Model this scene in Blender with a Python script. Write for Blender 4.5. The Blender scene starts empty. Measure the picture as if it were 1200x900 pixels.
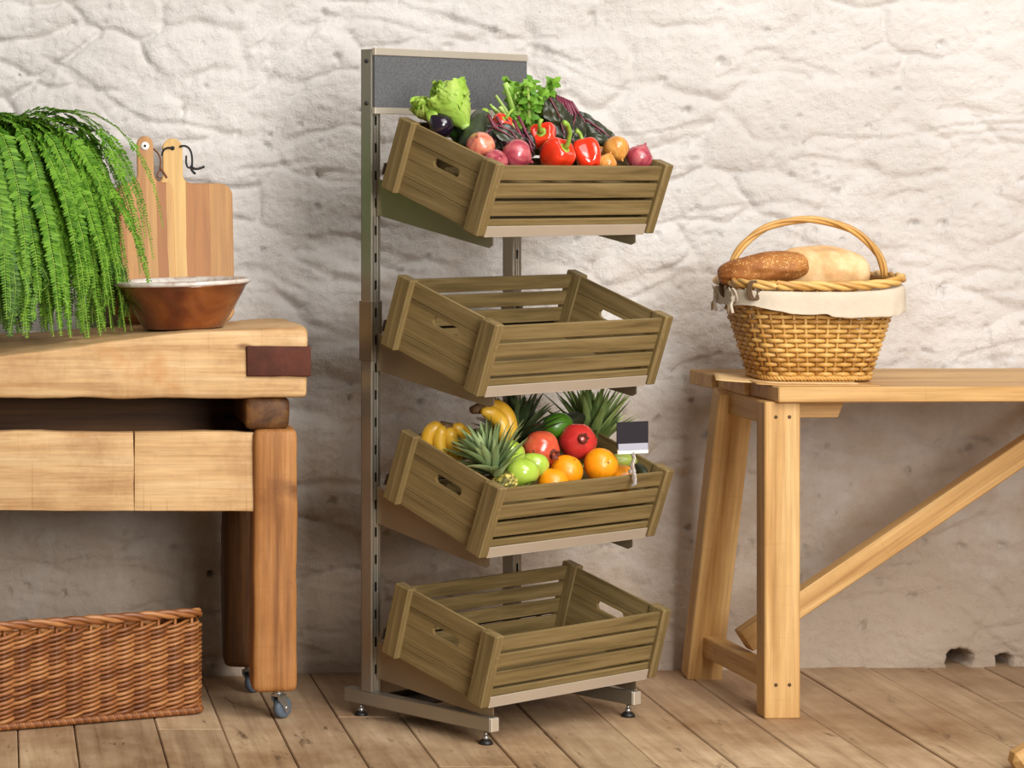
import bpy, math, random
import numpy as np
from mathutils import Vector, Matrix, noise as mn

random.seed(7)
S = bpy.context.scene
COL = S.collection
PI = math.pi
FPX, PU, PV, EYE = 3020.0, 0.0, 214.8, 1.25      # focal length and principal point in 1200x900 pixels, eye height


def at(u, v, Y):
    return Vector(((u - PU) * Y / FPX, Y, EYE - (v - PV) * Y / FPX))


def lin(r, g, b):
    f = lambda c: (c / 255 / 12.92) if c / 255 <= .04045 else ((c / 255 + .055) / 1.055) ** 2.4
    return (f(r), f(g), f(b), 1.0)


# ------------------------------------------------------------------ objects
def tag(o, label=None, cat=None, group=None, kind=None):
    if label: o['label'] = label
    if cat: o['category'] = cat
    if group: o['group'] = group
    if kind: o['kind'] = kind
    return o


def empty(name, loc=(0, 0, 0), rot=(0, 0, 0)):
    o = bpy.data.objects.new(name, None)
    o.empty_display_size = .05
    o.location = loc
    o.rotation_euler = rot
    COL.objects.link(o)
    return o


def kids(o):
    return [c for c in bpy.data.objects if c.parent == o]


def copy_tree(o, parent=None):
    ch = kids(o)
    c = o.copy()
    COL.objects.link(c)
    if parent: c.parent = parent
    for k in ch: copy_tree(k, c)
    return c


def frame(zdir, spin=0):
    z = Vector(zdir).normalized()
    return z.to_track_quat('Z', 'Y').to_matrix().to_4x4() @ Matrix.Rotation(spin, 4, 'Z')


class MB:
    def __init__(s):
        s.v, s.f, s.sm = [], [], []

    def add(s, vs, fs, smooth=False, M=None):
        n = len(s.v)
        if M is not None: vs = [M @ Vector(p) for p in vs]
        s.v += [tuple(p) for p in vs]
        for f in fs:
            s.f.append(tuple(i + n for i in f)); s.sm.append(smooth)
        return s

    def box(s, lo, hi, c=.002, M=None):
        """chamfered box between two corners"""
        lo = Vector(lo); hi = Vector(hi)
        c = min(c, *[abs(hi[i] - lo[i]) * .45 for i in range(3)])
        vs = []; idx = {}
        for sx in (0, 1):
            for sy in (0, 1):
                for sz in (0, 1):
                    k = (sx, sy, sz)
                    for ax in range(3):
                        p = [0, 0, 0]
                        for i in range(3):
                            e = hi[i] if k[i] else lo[i]
                            d = -c if k[i] else c
                            p[i] = e if i == ax else e + d
                        idx[k, ax] = len(vs); vs.append(p)
        fs = []
        for ax in range(3):
            a, b = [(1, 2), (2, 0), (0, 1)][ax]
            for sd in (0, 1):
                q = []
                for (i, j) in ((0, 0), (1, 0), (1, 1), (0, 1)):
                    k = [0, 0, 0]; k[ax] = sd; k[a] = i; k[b] = j
                    q.append(idx[tuple(k), ax])
                fs.append(q if sd else q[::-1])
        for ax in range(3):                      # edges parallel to ax
            a, b = [(1, 2), (2, 0), (0, 1)][ax]
            for i in (0, 1):
                for j in (0, 1):
                    k0 = [0, 0, 0]; k1 = [0, 0, 0]
                    k0[a] = k1[a] = i; k0[b] = k1[b] = j; k1[ax] = 1
                    q = [idx[tuple(k0), a], idx[tuple(k0), b], idx[tuple(k1), b], idx[tuple(k1), a]]
                    fs.append(q if (i == j) else q[::-1])
        for k in [(x, y, z) for x in (0, 1) for y in (0, 1) for z in (0, 1)]:
            q = [idx[k, 0], idx[k, 1], idx[k, 2]]
            fs.append(q if sum(k) % 2 else q[::-1])
        return s.add(vs, fs, False, M)

    def tube(s, pts, r, n=8, closed=False, M=None, cap=True, flat=1.0, up=None):
        pts = [Vector(p) for p in pts]
        m = len(pts)
        rs = r if isinstance(r, (list, tuple)) else [r] * m
        vs = []
        prev = None
        for i, p in enumerate(pts):
            a = pts[(i - 1) % m] if (closed or i > 0) else pts[i]
            b = pts[(i + 1) % m] if (closed or i < m - 1) else pts[i]
            t = (b - a).normalized() if (b - a).length > 1e-9 else Vector((0, 0, 1))
            if prev is None:
                ref = Vector(up) if up is not None else (Vector((0, 0, 1)) if abs(t.z) < .9 else Vector((1, 0, 0)))
                x = (ref - t * ref.dot(t)).normalized()
            else:
                x = prev - t * prev.dot(t)
                x = x.normalized() if x.length > 1e-6 else t.orthogonal().normalized()
            prev = x
            y = t.cross(x)
            for k in range(n):
                an = 2 * PI * k / n
                vs.append(p + (x * math.cos(an) * flat + y * math.sin(an)) * rs[i])
        fs = []
        for i in range(m if closed else m - 1):
            for k in range(n):
                j = (i + 1) % m
                fs.append((i * n + k, i * n + (k + 1) % n, j * n + (k + 1) % n, j * n + k))
        if cap and not closed:
            fs.append(tuple(range(n))[::-1]); fs.append(tuple((m - 1) * n + k for k in range(n)))
        return s.add(vs, fs, True, M)

    def lathe(s, prof, n=32, M=None, wob=None, smooth=True):
        vs, fs = [], []
        for i, (r, z) in enumerate(prof):
            for k in range(n):
                a = 2 * PI * k / n
                rr = r * (wob(a, i / (len(prof) - 1)) if wob else 1)
                vs.append((rr * math.cos(a), rr * math.sin(a), z))
        for i in range(len(prof) - 1):
            for k in range(n):
                fs.append((i * n + k, i * n + (k + 1) % n, (i + 1) * n + (k + 1) % n, (i + 1) * n + k))
        if prof[0][0] > 1e-6: fs.append(tuple(range(n))[::-1])
        if prof[-1][0] > 1e-6: fs.append(tuple((len(prof) - 1) * n + k for k in range(n)))
        return s.add(vs, fs, smooth, M)

    def blob(s, fn, nu=32, nv=20, M=None):
        """closed surface; fn(theta, phi01) -> point"""
        vs = [fn(0, 0.0)]
        for j in range(1, nv):
            for i in range(nu): vs.append(fn(2 * PI * i / nu, j / nv))
        vs.append(fn(0, 1.0))
        fs = []
        for i in range(nu): fs.append((0, 1 + (i + 1) % nu, 1 + i))
        for j in range(nv - 2):
            for i in range(nu):
                a = 1 + j * nu
                fs.append((a + i, a + (i + 1) % nu, a + nu + (i + 1) % nu, a + nu + i))
        a = 1 + (nv - 2) * nu
        for i in range(nu): fs.append((a + i, a + (i + 1) % nu, len(vs) - 1))
        return s.add(vs, [f[::-1] for f in fs], True, M)

    def prism(s, poly, t0, t1, M=None):
        """polygon (x, z) extruded along y from t0 to t1"""
        n = len(poly)
        vs = [(x, t0, z) for x, z in poly] + [(x, t1, z) for x, z in poly]
        fs = [tuple(range(n)), tuple(range(2 * n - 1, n - 1, -1))]
        for i in range(n): fs.append((i, i + n, (i + 1) % n + n, (i + 1) % n))
        return s.add(vs, fs, False, M)

    def soft(s, lo, hi, r=.008, step=.03, amp=.003, freq=9, M=None, top=None, seed=0):
        """hand-worn timber: a box with rounded edges and an uneven surface"""
        lo = Vector(lo); hi = Vector(hi); sz = hi - lo
        n = [max(2, int(sz[i] / step)) for i in range(3)]

        def ticks(i):
            t = [lo[i], lo[i] + r * .35, lo[i] + r]
            t += [lo[i] + r + (sz[i] - 2 * r) * k / n[i] for k in range(1, n[i])]
            return t + [hi[i] - r, hi[i] - r * .35, hi[i]]
        T = [ticks(i) for i in range(3)]
        cache = {}; vs = []; fs = []

        def vert(i, j, k):
            key = (i, j, k)
            if key in cache: return cache[key]
            p = Vector((T[0][i], T[1][j], T[2][k]))
            q = Vector([min(max(p[a], lo[a] + r), hi[a] - r) for a in range(3)])
            d = p - q
            if d.length > 1e-9: d = d.normalized() * r
            nn = d.normalized() if d.length > 1e-9 else Vector((0, 0, 0))
            p = q + d
            p += nn * amp * (mn.noise(p * freq + Vector((seed, 3, 1))) + .5 * mn.noise(p * freq * 3.1))
            if top: p.z = top(p, lo, hi)
            cache[key] = len(vs); vs.append(p)
            return cache[key]
        for ax in range(3):
            a, b = [(1, 2), (2, 0), (0, 1)][ax]
            for sd in (0, len(T[ax]) - 1):
                for i in range(len(T[a]) - 1):
                    for j in range(len(T[b]) - 1):
                        q = []
                        for (di, dj) in ((0, 0), (1, 0), (1, 1), (0, 1)):
                            k = [0, 0, 0]; k[ax] = sd; k[a] = i + di; k[b] = j + dj
                            q.append(vert(*k))
                        fs.append(q if sd else q[::-1])
        return s.add(vs, fs, True, M)

    def build(s, name, mat, parent=None, loc=None, M=None):
        me = bpy.data.meshes.new(name)
        me.from_pydata(s.v, [], s.f)
        me.polygons.foreach_set('use_smooth', s.sm)
        me.materials.append(mat)
        me.update()
        o = bpy.data.objects.new(name, me)
        COL.objects.link(o)
        if parent: o.parent = parent
        if M is not None: o.matrix_basis = M
        if loc is not None: o.location = loc
        return o


def bevel(o, w, seg=2):
    m = o.modifiers.new('bevel', 'BEVEL'); m.width = w; m.segments = seg; m.limit_method = 'ANGLE'
    return o


def subsurf(o, l=1):
    m = o.modifiers.new('sub', 'SUBSURF'); m.levels = l; m.render_levels = l
    return o


# ---------------------------------------------------------------- materials
class NT:
    def __init__(s, name):
        s.m = bpy.data.materials.new(name); s.m.use_nodes = True
        s.t = s.m.node_tree; s.b = s.t.nodes['Principled BSDF']

    def n(s, kind, **kw):
        nd = s.t.nodes.new(kind)
        for k, v in kw.items():
            if k.startswith('i_'):
                key = k[2:]
                nd.inputs[int(key) if key.isdigit() else key].default_value = v
            else: setattr(nd, k, v)
        return nd

    def l(s, a, ao, b, bi): s.t.links.new(a.outputs[ao], b.inputs[bi])

    def ramp(s, stops):
        r = s.n('ShaderNodeValToRGB'); e = r.color_ramp.elements
        while len(e) < len(stops): e.new(.5)
        for el, (p, c) in zip(e, stops): el.position = p; el.color = c
        return r

    def coords(s, scale=(1, 1, 1), island=0.0):
        tc = s.n('ShaderNodeTexCoord'); mp = s.n('ShaderNodeMapping'); mp.inputs['Scale'].default_value = scale
        s.l(tc, 'Object', mp, 'Vector')
        if island:
            ge = s.n('ShaderNodeNewGeometry'); mu = s.n('ShaderNodeMath', operation='MULTIPLY', i_1=island)
            s.l(ge, 'Random Per Island', mu, 0)
            ad = s.n('ShaderNodeVectorMath', operation='ADD')
            s.l(mp, 0, ad, 0); s.l(mu, 0, ad, 1)
            return ad
        return mp

    def noise(s, co, scale, detail=4, rough=.6, dist=0):
        nz = s.n('ShaderNodeTexNoise', i_Scale=scale, i_Detail=detail, i_Roughness=rough, i_Distortion=dist)
        s.l(co, 0, nz, 'Vector'); return nz

    def mix(s, fac, a, b, blend='MIX'):
        m = s.n('ShaderNodeMix', data_type='RGBA', blend_type=blend)
        for v, i in ((fac, 0), (a, 6), (b, 7)):
            if isinstance(v, tuple) and hasattr(v[0], 'outputs'): s.t.links.new(v[0].outputs[v[1]], m.inputs[i])
            else: m.inputs[i].default_value = v
        return m

    def bump(s, src, out, strength, dist=.01):
        b = s.n('ShaderNodeBump', i_Strength=strength, i_Distance=dist)
        s.l(src, out, b, 'Height'); s.l(b, 0, s.b, 'Normal'); return b


def plain(name, col, rough=.5, metal=0.0, spec=.5, var=.0, scale=30, bump=0, coat=0, sss=0, trans=0):
    t = NT(name)
    t.b.inputs['Roughness'].default_value = rough; t.b.inputs['Metallic'].default_value = metal
    t.b.inputs['Specular IOR Level'].default_value = spec; t.b.inputs['Coat Weight'].default_value = coat
    t.b.inputs['Transmission Weight'].default_value = trans
    if sss:
        t.b.inputs['Subsurface Weight'].default_value = sss; t.b.inputs['Subsurface Radius'].default_value = (.006, .004, .002)
        t.b.inputs['Subsurface Scale'].default_value = 1
    nz = t.noise(t.coords(), scale, 4)
    d = tuple(c * (1 - var) for c in col[:3]) + (1,)
    b = tuple(min(1, c * (1 + var)) for c in col[:3]) + (1,)
    r = t.ramp([(.3, d), (.7, b)])
    t.l(nz, 0, r, 0); t.l(r, 0, t.b, 'Base Color')
    if bump: t.bump(nz, 0, bump, .004)
    return t.m


_w = {}


def wood(key, c1, c2, c3, axis=0, scale=1.0, rough=.55, rnd=.25, bump=.25, stain=None, fine=1.0, age=0):
    k = (key, axis)
    if k in _w: return _w[k]
    t = NT('%s_wood_%s' % (key, 'xyz'[axis]))
    sc = [22 * scale] * 3; sc[axis] = 1.3 * scale
    co = t.coords(tuple(sc), 41.0)
    n1 = t.noise(co, 1.0, 5, .62, .5)
    r = t.ramp([(.28, c1), (.5, c2), (.74, c3)])
    t.l(n1, 0, r, 0)
    sc2 = [160 * fine] * 3; sc2[axis] = 4 * fine
    n2 = t.noise(t.coords(tuple(sc2), 17.0), 1.0, 3, .6)
    r2 = t.ramp([(.3, (.72, .70, .68, 1)), (.62, (1, 1, 1, 1))])
    t.l(n2, 0, r2, 0)
    m = t.mix(.75, (r, 0), (r2, 0), 'MULTIPLY')
    ge = t.n('ShaderNodeNewGeometry')
    hv = t.n('ShaderNodeHueSaturation')
    mr = t.n('ShaderNodeMapRange'); mr.inputs[3].default_value = 1 - rnd; mr.inputs[4].default_value = 1 + rnd
    t.l(ge, 'Random Per Island', mr, 0); t.l(mr, 0, hv, 'Value'); t.l(m, 2, hv, 'Color')
    out = (hv, 0)
    if age:
        na = t.noise(t.coords((1, 1, 1), 3.0), 6, 6, .7)
        ra = t.ramp([(.30, (.66, .56, .47, 1)), (.5, (.93, .90, .87, 1)), (.66, (1, 1, 1, 1))]); t.l(na, 0, ra, 0)
        ma = t.mix(age, out, (ra, 0), 'MULTIPLY')
        vo = t.n('ShaderNodeTexVoronoi', i_Scale=11); sv = [1.0] * 3; sv[axis] = .45; t.l(t.coords(tuple(sv), 5.0), 0, vo, 'Vector')
        rv = t.ramp([(.035, (.30, .19, .11, 1)), (.11, (1, 1, 1, 1))]); t.l(vo, 'Distance', rv, 0)
        mv = t.mix(age, (ma, 2), (rv, 0), 'MULTIPLY')
        sc3 = [5.0] * 3; sc3[axis] = 130
        ns = t.noise(t.coords(tuple(sc3), 2.0), 1.0, 2, .5)
        rs = t.ramp([(.27, (.72, .62, .52, 1)), (.36, (1, 1, 1, 1))]); t.l(ns, 0, rs, 0)
        ms = t.mix(age * .6, (mv, 2), (rs, 0), 'MULTIPLY'); out = (ms, 2)
    if stain:
        n3 = t.noise(t.coords((1, 1, 1)), stain[1], 4, .6)
        r3 = t.ramp([(stain[2], (0, 0, 0, 1)), (stain[2] + .16, (1, 1, 1, 1))])
        t.l(n3, 0, r3, 0)
        m3 = t.mix((r3, 0), out, stain[0], 'MIX'); out = (m3, 2)
    t.t.links.new(out[0].outputs[out[1]], t.b.inputs['Base Color'])
    t.b.inputs['Roughness'].default_value = rough
    t.b.inputs['Specular IOR Level'].default_value = .35
    t.bump(n2, 0, bump, .002)
    _w[k] = t.m
    return t.m


def streaky(name, stops, zs=.4, xs=30, rough=.3, coat=.2, bump=0.05, spec=.5, dist=.3):
    """colour streaks that run from pole to pole"""
    t = NT(name)
    co = t.coords((xs, xs, xs * zs), 0)
    n = t.noise(co, 1, 4, .6, dist); r = t.ramp(stops)
    t.l(n, 0, r, 0); t.l(r, 0, t.b, 'Base Color')
    t.b.inputs['Roughness'].default_value = rough; t.b.inputs['Coat Weight'].default_value = coat
    t.b.inputs['Specular IOR Level'].default_value = spec
    if bump: t.bump(n, 0, bump, .003)
    return t.m


def leafy(name, c1, c2, rough=.5, trans=.0, spec=.3):
    t = NT(name)
    ge = t.n('ShaderNodeNewGeometry'); nz = t.noise(t.coords(), 14, 3)
    ad = t.n('ShaderNodeMath', operation='MULTIPLY_ADD', i_1=.5); t.l(ge, 'Random Per Island', ad, 0)
    mu = t.n('ShaderNodeMath', operation='MULTIPLY', i_1=.6); t.l(nz, 0, mu, 0); t.l(mu, 0, ad, 2)
    r = t.ramp([(.2, c1), (.8, c2)]); t.l(ad, 0, r, 0); t.l(r, 0, t.b, 'Base Color')
    t.b.inputs['Roughness'].default_value = rough; t.b.inputs['Specular IOR Level'].default_value = spec
    if trans:
        tl = t.n('ShaderNodeBsdfTranslucent'); t.l(r, 0, tl, 0)
        mx = t.n('ShaderNodeMixShader', i_0=trans)
        t.l(t.b, 0, mx, 1); t.l(tl, 0, mx, 2)
        t.l(mx, 0, t.t.nodes['Material Output'], 0)
    return t.m


CR = (lin(92, 75, 44), lin(128, 107, 66), lin(150, 128, 86))
def crate_wood(ax): return wood('crate', *CR, axis=ax, scale=2.3, rough=.6, rnd=.12, bump=.15)
def block_wood(ax): return wood('block', lin(182, 140, 92), lin(214, 176, 126), lin(230, 198, 152), axis=ax, scale=1.3, rough=.65, rnd=.06, stain=(lin(186, 124, 66), 4.0, .60), age=.8)
def post_wood(ax): return wood('post', lin(124, 78, 38), lin(166, 112, 60), lin(192, 140, 84), axis=ax, scale=.9, rough=.6, rnd=.08, stain=(lin(112, 68, 34), 7.0, .6), age=.5)
def dark_wood(ax): return wood('beam', lin(58, 34, 14), lin(92, 58, 26), lin(126, 86, 42), axis=ax, scale=.9, rough=.6, rnd=.08)
def pine(ax): return wood('pine', lin(172, 126, 70), lin(204, 160, 100), lin(222, 184, 126), axis=ax, scale=1.1, rough=.5, rnd=.07, bump=.12, age=.28)
M_STEEL = plain('satin_steel', lin(170, 164, 150), .36, .85, .5, .04, 8)
M_STEELD = plain('bracket_steel', lin(150, 138, 116), .38, .8, .5, .05, 8)
M_STEELL = plain('lip_steel', lin(214, 202, 184), .42, .6, .5, .03, 8)
M_DARKST = plain('dark_bronze_steel', lin(60, 50, 40), .45, .7)
M_DARK = plain('black_plastic', lin(24, 22, 20), .5)
M_FELT = plain('charcoal_board', lin(94, 94, 95), .95, 0, .1, .28, 260, .25)
M_IRON = plain('rusty_iron', lin(86, 44, 30), .75, .25, .4, .3, 28, .4)
M_WHEEL = plain('grey_rubber', lin(88, 100, 112), .5, 0, .4, .08)
M_ZINC = plain('zinc', lin(190, 190, 188), .35, .9, .5, .05)
M_BLACK = plain('black_cord', lin(20, 18, 18), .6)
M_LEATHER = plain('leather_cord', lin(110, 62, 36), .6)
M_WHITE = plain('white_enamel', lin(235, 232, 225), .3)
M_CLOTH = plain('linen', lin(200, 186, 166), .95, 0, .1, .05, 34, .35)

# ------------------------------------------------------------------ setting
rng = np.random.default_rng(11)
PERM = rng.random((256, 256, 4))


def gnoise(x, y, s=0):
    xi = np.floor(x).astype(int); yi = np.floor(y).astype(int); xf = x - xi; yf = y - yi
    u = xf * xf * xf * (xf * (xf * 6 - 15) + 10); v = yf * yf * yf * (yf * (yf * 6 - 15) + 10)

    def g(ix, iy, dx, dy):
        a = PERM[(ix + s * 17) % 256, (iy + s * 31) % 256, 0] * 2 * np.pi
        return np.cos(a) * dx + np.sin(a) * dy
    a = g(xi, yi, xf, yf); b = g(xi + 1, yi, xf - 1, yf); c = g(xi, yi + 1, xf, yf - 1); d = g(xi + 1, yi + 1, xf - 1, yf - 1)
    return (a + (b - a) * u) * (1 - v) + (c + (d - c) * u) * v


def fbm(x, y, o=4, s=0, ridge=False):
    r = 0; a = 1.0
    for i in range(o):
        n = gnoise(x, y, s + i)
        r = r + a * ((.35 - np.abs(n)) if ridge else n)
        x = x * 2.03 + 5.1; y = y * 2.03 + 1.7; a *= .5
    return r


def sstep(a, b, x):
    t = np.clip((x - a) / (b - a), 0, 1); return t * t * (3 - 2 * t)


def stones(x, y):
    xi = np.floor(x).astype(int); yi = np.floor(y).astype(int)
    f1 = np.full(x.shape, 9.0); f2 = np.full(x.shape, 9.0)
    hh = np.zeros(x.shape)
    for dx in (-1, 0, 1):
        for dy in (-1, 0, 1):
            P = PERM[(xi + dx) % 256, (yi + dy) % 256]
            px = xi + dx + .5 + (P[..., 0] - .5) * .85; py = yi + dy + .5 + (P[..., 1] - .5) * .75
            ex = x - px; ey = y - py
            d = np.sqrt(ex ** 2 + ey ** 2)
            near = d < f1
            f2 = np.where(near, f1, np.minimum(f2, d))
            h = (P[..., 2] - .5) + ey * (P[..., 3] - .25) * .9 + ex * (P[..., 2] - .5) * .8
            hh = np.where(near, h, hh)
            f1 = np.where(near, d, f1)
    return f1, f2 - f1, hh


def make_wall():
    xs = np.concatenate([np.linspace(-2.2, -.35, 40), np.arange(-.33, 2.85, .0062), np.linspace(2.88, 4.6, 40)])
    zs = np.concatenate([np.arange(-.02, 1.86, .0062), np.linspace(1.88, 2.7, 24)])
    X, Z = np.meshgrid(xs, zs)
    wx = X + .06 * fbm(X * 4, Z * 4, 3, 3); wz = Z + .05 * fbm(X * 4 + 9, Z * 4, 3, 7)
    f1, edge, hh = stones(wx / .23, wz / .125)
    smooth_mask = sstep(-.25, .35, fbm(X * 1.1 + 3, Z * 1.1, 2, 21)) * .55
    smooth_mask = np.clip(smooth_mask + .55 * sstep(.55, .2, Z) + .25 * sstep(1.2, 2.2, X), 0, .92)
    groove = sstep(.0, .34, edge)
    h = .019 * hh * groove + .011 * groove
    h *= (1 - smooth_mask * .72) * .8
    h += .006 * fbm(X * 3.2, Z * 4.4, 3, 40)
    h += .0044 * fbm(X * 13, Z * 17, 3, 50) * (1 - .4 * smooth_mask)
    h += .0046 * fbm(X * 34, Z * 40, 3, 60, True) * (1 - .35 * smooth_mask)
    h += .0026 * fbm(X * 62, Z * 70, 2, 64) + .0022 * fbm(X * 26 + 3, Z * 40, 3, 66)
    # long lens-shaped ledges between courses
    led = fbm(X * 2.1 + 1.5 * Z + 7, Z * 8.5 + 2 * gnoise(X * 1.7, Z * 1.7, 90), 3, 70)
    h -= .009 * sstep(.20, .30, led) * sstep(.62, .30, led) * (1 - .5 * smooth_mask)
    cm = sstep(.05, .25, fbm(X * 2.4 + 11, Z * 2.4, 2, 97))
    h -= .011 * sstep(.11, .0, edge) * cm * (1 - .5 * smooth_mask)
    pits = fbm(X * 24 + 5, Z * 24, 2, 80)
    h -= .016 * sstep(.50, .64, pits)
    # broken-out hollows at the foot of the wall, and a few drilled holes
    for (u, v, rx, rz, dep) in ((1133, 779, .030, .026, .24), (1188, 781, .017, .020, .20), (244, 670, .007, .008, .03), (74, 691, .005, .006, .02), (11, 690, .004, .005, .02), (152, 288, .004, .01, .02), (213, 130, .006, .012, .02), (306, 293, .006, .006, .02), (90, 780, .05, .02, .02)):
        p = at(u, v, 6.6)
        d = np.sqrt(((X - p.x) / rx) ** 2 + ((Z - max(p.z, 0.0)) / rz) ** 2) + .35 * gnoise(X * 60, Z * 60, 95)
        h -= dep * sstep(1.25, .75, d)
    base = 6.515 + .055 * np.clip(X, -1, 3.2)
    h += .035 * sstep(.20, .0, Z) * (.4 + gnoise(X * 3, Z * 0, 33))
    Y = base + .02 - h
    n, m = X.shape
    V = np.stack([X.ravel(), Y.ravel(), Z.ravel()], 1)
    I = np.arange(n * m).reshape(n, m)
    F = np.stack([I[:-1, :-1].ravel(), I[:-1, 1:].ravel(), I[1:, 1:].ravel(), I[1:, :-1].ravel()], 1)
    mb = MB(); mb.v = [tuple(p) for p in V.tolist()]; mb.f = [tuple(f) for f in F.tolist()]; mb.sm = [True] * len(mb.f)
    # thickness: back face and sides
    nb = len(mb.v)
    mb.v += [(-2.2, 7.1, -.02), (4.6, 7.1, -.02), (4.6, 7.1, 2.7), (-2.2, 7.1, 2.7)]
    mb.f += [(nb + 1, nb, nb + 3, nb + 2)]; mb.sm += [False]
    mb.f += [tuple(I[::-1, 0].tolist()) + (nb, nb + 3), tuple(I[:, -1].tolist()) + (nb + 2, nb + 1), tuple(I[-1, :].tolist())[::-1] + (nb + 3, nb + 2)[::1]]
    mb.sm += [False] * 3
    t = NT('whitewashed_stone')
    co = t.coords()
    n1 = t.noise(co, 2.6, 6, .62)
    r1 = t.ramp([(.25, lin(206, 199, 193)), (.5, lin(220, 214, 209)), (.75, lin(228, 223, 218))]); t.l(n1, 0, r1, 0)
    # brown low on the wall: damp stain, with warm shade painted in
    tc = t.n('ShaderNodeTexCoord'); sp = t.n('ShaderNodeSeparateXYZ'); t.l(tc, 'Object', sp, 0)
    n2 = t.noise(co, 3.2, 6, .66)
    ma = t.n('ShaderNodeMath', operation='MULTIPLY_ADD', i_1=-.42, i_2=.61); t.l(sp, 'Z', ma, 0)
    ad = t.n('ShaderNodeMath', operation='ADD'); t.l(ma, 0, ad, 0); t.l(n2, 0, ad, 1)
    r2 = t.ramp([(.66, (0, 0, 0, 1)), (1.0, (.62, .62, .62, 1))]); t.l(ad, 0, r2, 0)
    m1 = t.mix((r2, 0), (r1, 0), lin(168, 138, 102))
    n3 = t.noise(co, 19, 5, .7)
    r3 = t.ramp([(.28, lin(160, 148, 134)), (.36, (1, 1, 1, 1))]); t.l(n3, 0, r3, 0)
    m2 = t.mix(.35, (m1, 2), (r3, 0), 'MULTIPLY')
    t.l(m2, 2, t.b, 'Base Color')
    t.b.inputs['Roughness'].default_value = .85; t.b.inputs['Specular IOR Level'].default_value = .25
    n4 = t.noise(co, 75, 8, .75)
    t.bump(n4, 0, .8, .010)
    return mb.build('wall_back', t.m)


tag(make_wall(), kind='structure')


def make_floor():
    mb = MB()
    x = -2.2
    rr = random.Random(5)
    while x < 4.6:
        w = rr.choice((.13, .15, .17, .19))
        y = 4.0 - rr.random() * 1.2
        while y < 7.0:
            L = rr.uniform(1.1, 2.4)
            d = rr.uniform(-.0015, .0015)
            mb.box((x + .0012, y + .001, -.03), (x + w - .0012, y + L - .001, d), .0025)
            y += L
        x += w
    mb.box((-2.2, 2.5, -.06), (4.6, 7.2, -.028), .001)
    t = NT('old_floorboards')
    co = t.coords((26, 1.6, 26), 53.0)
    n1 = t.noise(co, 1, 6, .66, .7)
    r1 = t.ramp([(.25, lin(148, 122, 94)), (.48, lin(186, 158, 124)), (.72, lin(208, 182, 148))]); t.l(n1, 0, r1, 0)
    n2 = t.noise(t.coords((1, .8, 1)), 2.4, 6, .66)
    r2 = t.ramp([(.34, lin(176, 150, 124)), (.62, (1, 1, 1, 1))]); t.l(n2, 0, r2, 0)
    m = t.mix(.85, (r1, 0), (r2, 0), 'MULTIPLY')
    n3 = t.noise(t.coords((16, 4, 16), 9.0), 1.3, 5, .7, .4)
    r3 = t.ramp([(.30, lin(92, 66, 46)), (.39, (1, 1, 1, 1))]); t.l(n3, 0, r3, 0)
    m2 = t.mix(.8, (m, 2), (r3, 0), 'MULTIPLY')
    # darker brown patches towards the wall
    tc = t.n('ShaderNodeTexCoord'); sp = t.n('ShaderNodeSeparateXYZ'); t.l(tc, 'Object', sp, 0)
    n5 = t.noise(t.coords(), 2.0, 4, .6)
    mr = t.n('ShaderNodeMapRange'); mr.inputs[1].default_value = 5.7; mr.inputs[2].default_value = 6.6; t.l(sp, 'Y', mr, 0)
    mm = t.n('ShaderNodeMath', operation='MULTIPLY'); t.l(mr, 0, mm, 0); t.l(n5, 0, mm, 1)
    m4 = t.mix((mm, 0), (m2, 2), lin(150, 122, 96))
    ge = t.n('ShaderNodeNewGeometry'); hv = t.n('ShaderNodeHueSaturation')
    m5 = t.n('ShaderNodeMapRange'); m5.inputs[3].default_value = .86; m5.inputs[4].default_value = 1.12
    t.l(ge, 'Random Per Island', m5, 0); t.l(m5, 0, hv, 'Value'); t.l(m4, 2, hv, 'Color')
    t.l(hv, 0, t.b, 'Base Color')
    t.b.inputs['Roughness'].default_value = .7; t.b.inputs['Specular IOR Level'].default_value = .3
    t.bump(n3, 0, .25, .003)
    return mb.build('floor', t.m)


tag(make_floor(), kind='structure')

# --------------------------------------------------------------- crate rack
TH = .6526
RO = Vector((.8668, 6.0055, 0))
RS = .5187
RACK = Matrix.Translation(RO) @ Matrix.Rotation(TH, 4, 'Z')      # local x: left to right upright, local -y: forward
CW, CD, CH = .607, .3146, .1707
CRT = []                                                          # per crate: offsets, base height, tilt
for da, db, z0, tau, dth in ((-.0045, -.002, 1.1318, .3568, .0049), (-.0066, .0011, .7780, .3348, .0081), (.0131, -.0105, .4187, .3511, .001), (.0076, -.0007, .0886, .2664, -.0008)):
    CRT.append(dict(a=-.0442 + da, b=.3689 + db, z=z0, tau=tau, dth=dth))


def crate_matrix(c):     # origin: front left bottom corner; x right, y back, z up
    return RACK @ Matrix.Translation((c['a'], -c['b'], c['z'])) @ Matrix.Rotation(-c['dth'], 4, 'Z') @ Matrix.Rotation(c['tau'], 4, 'X')


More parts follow.
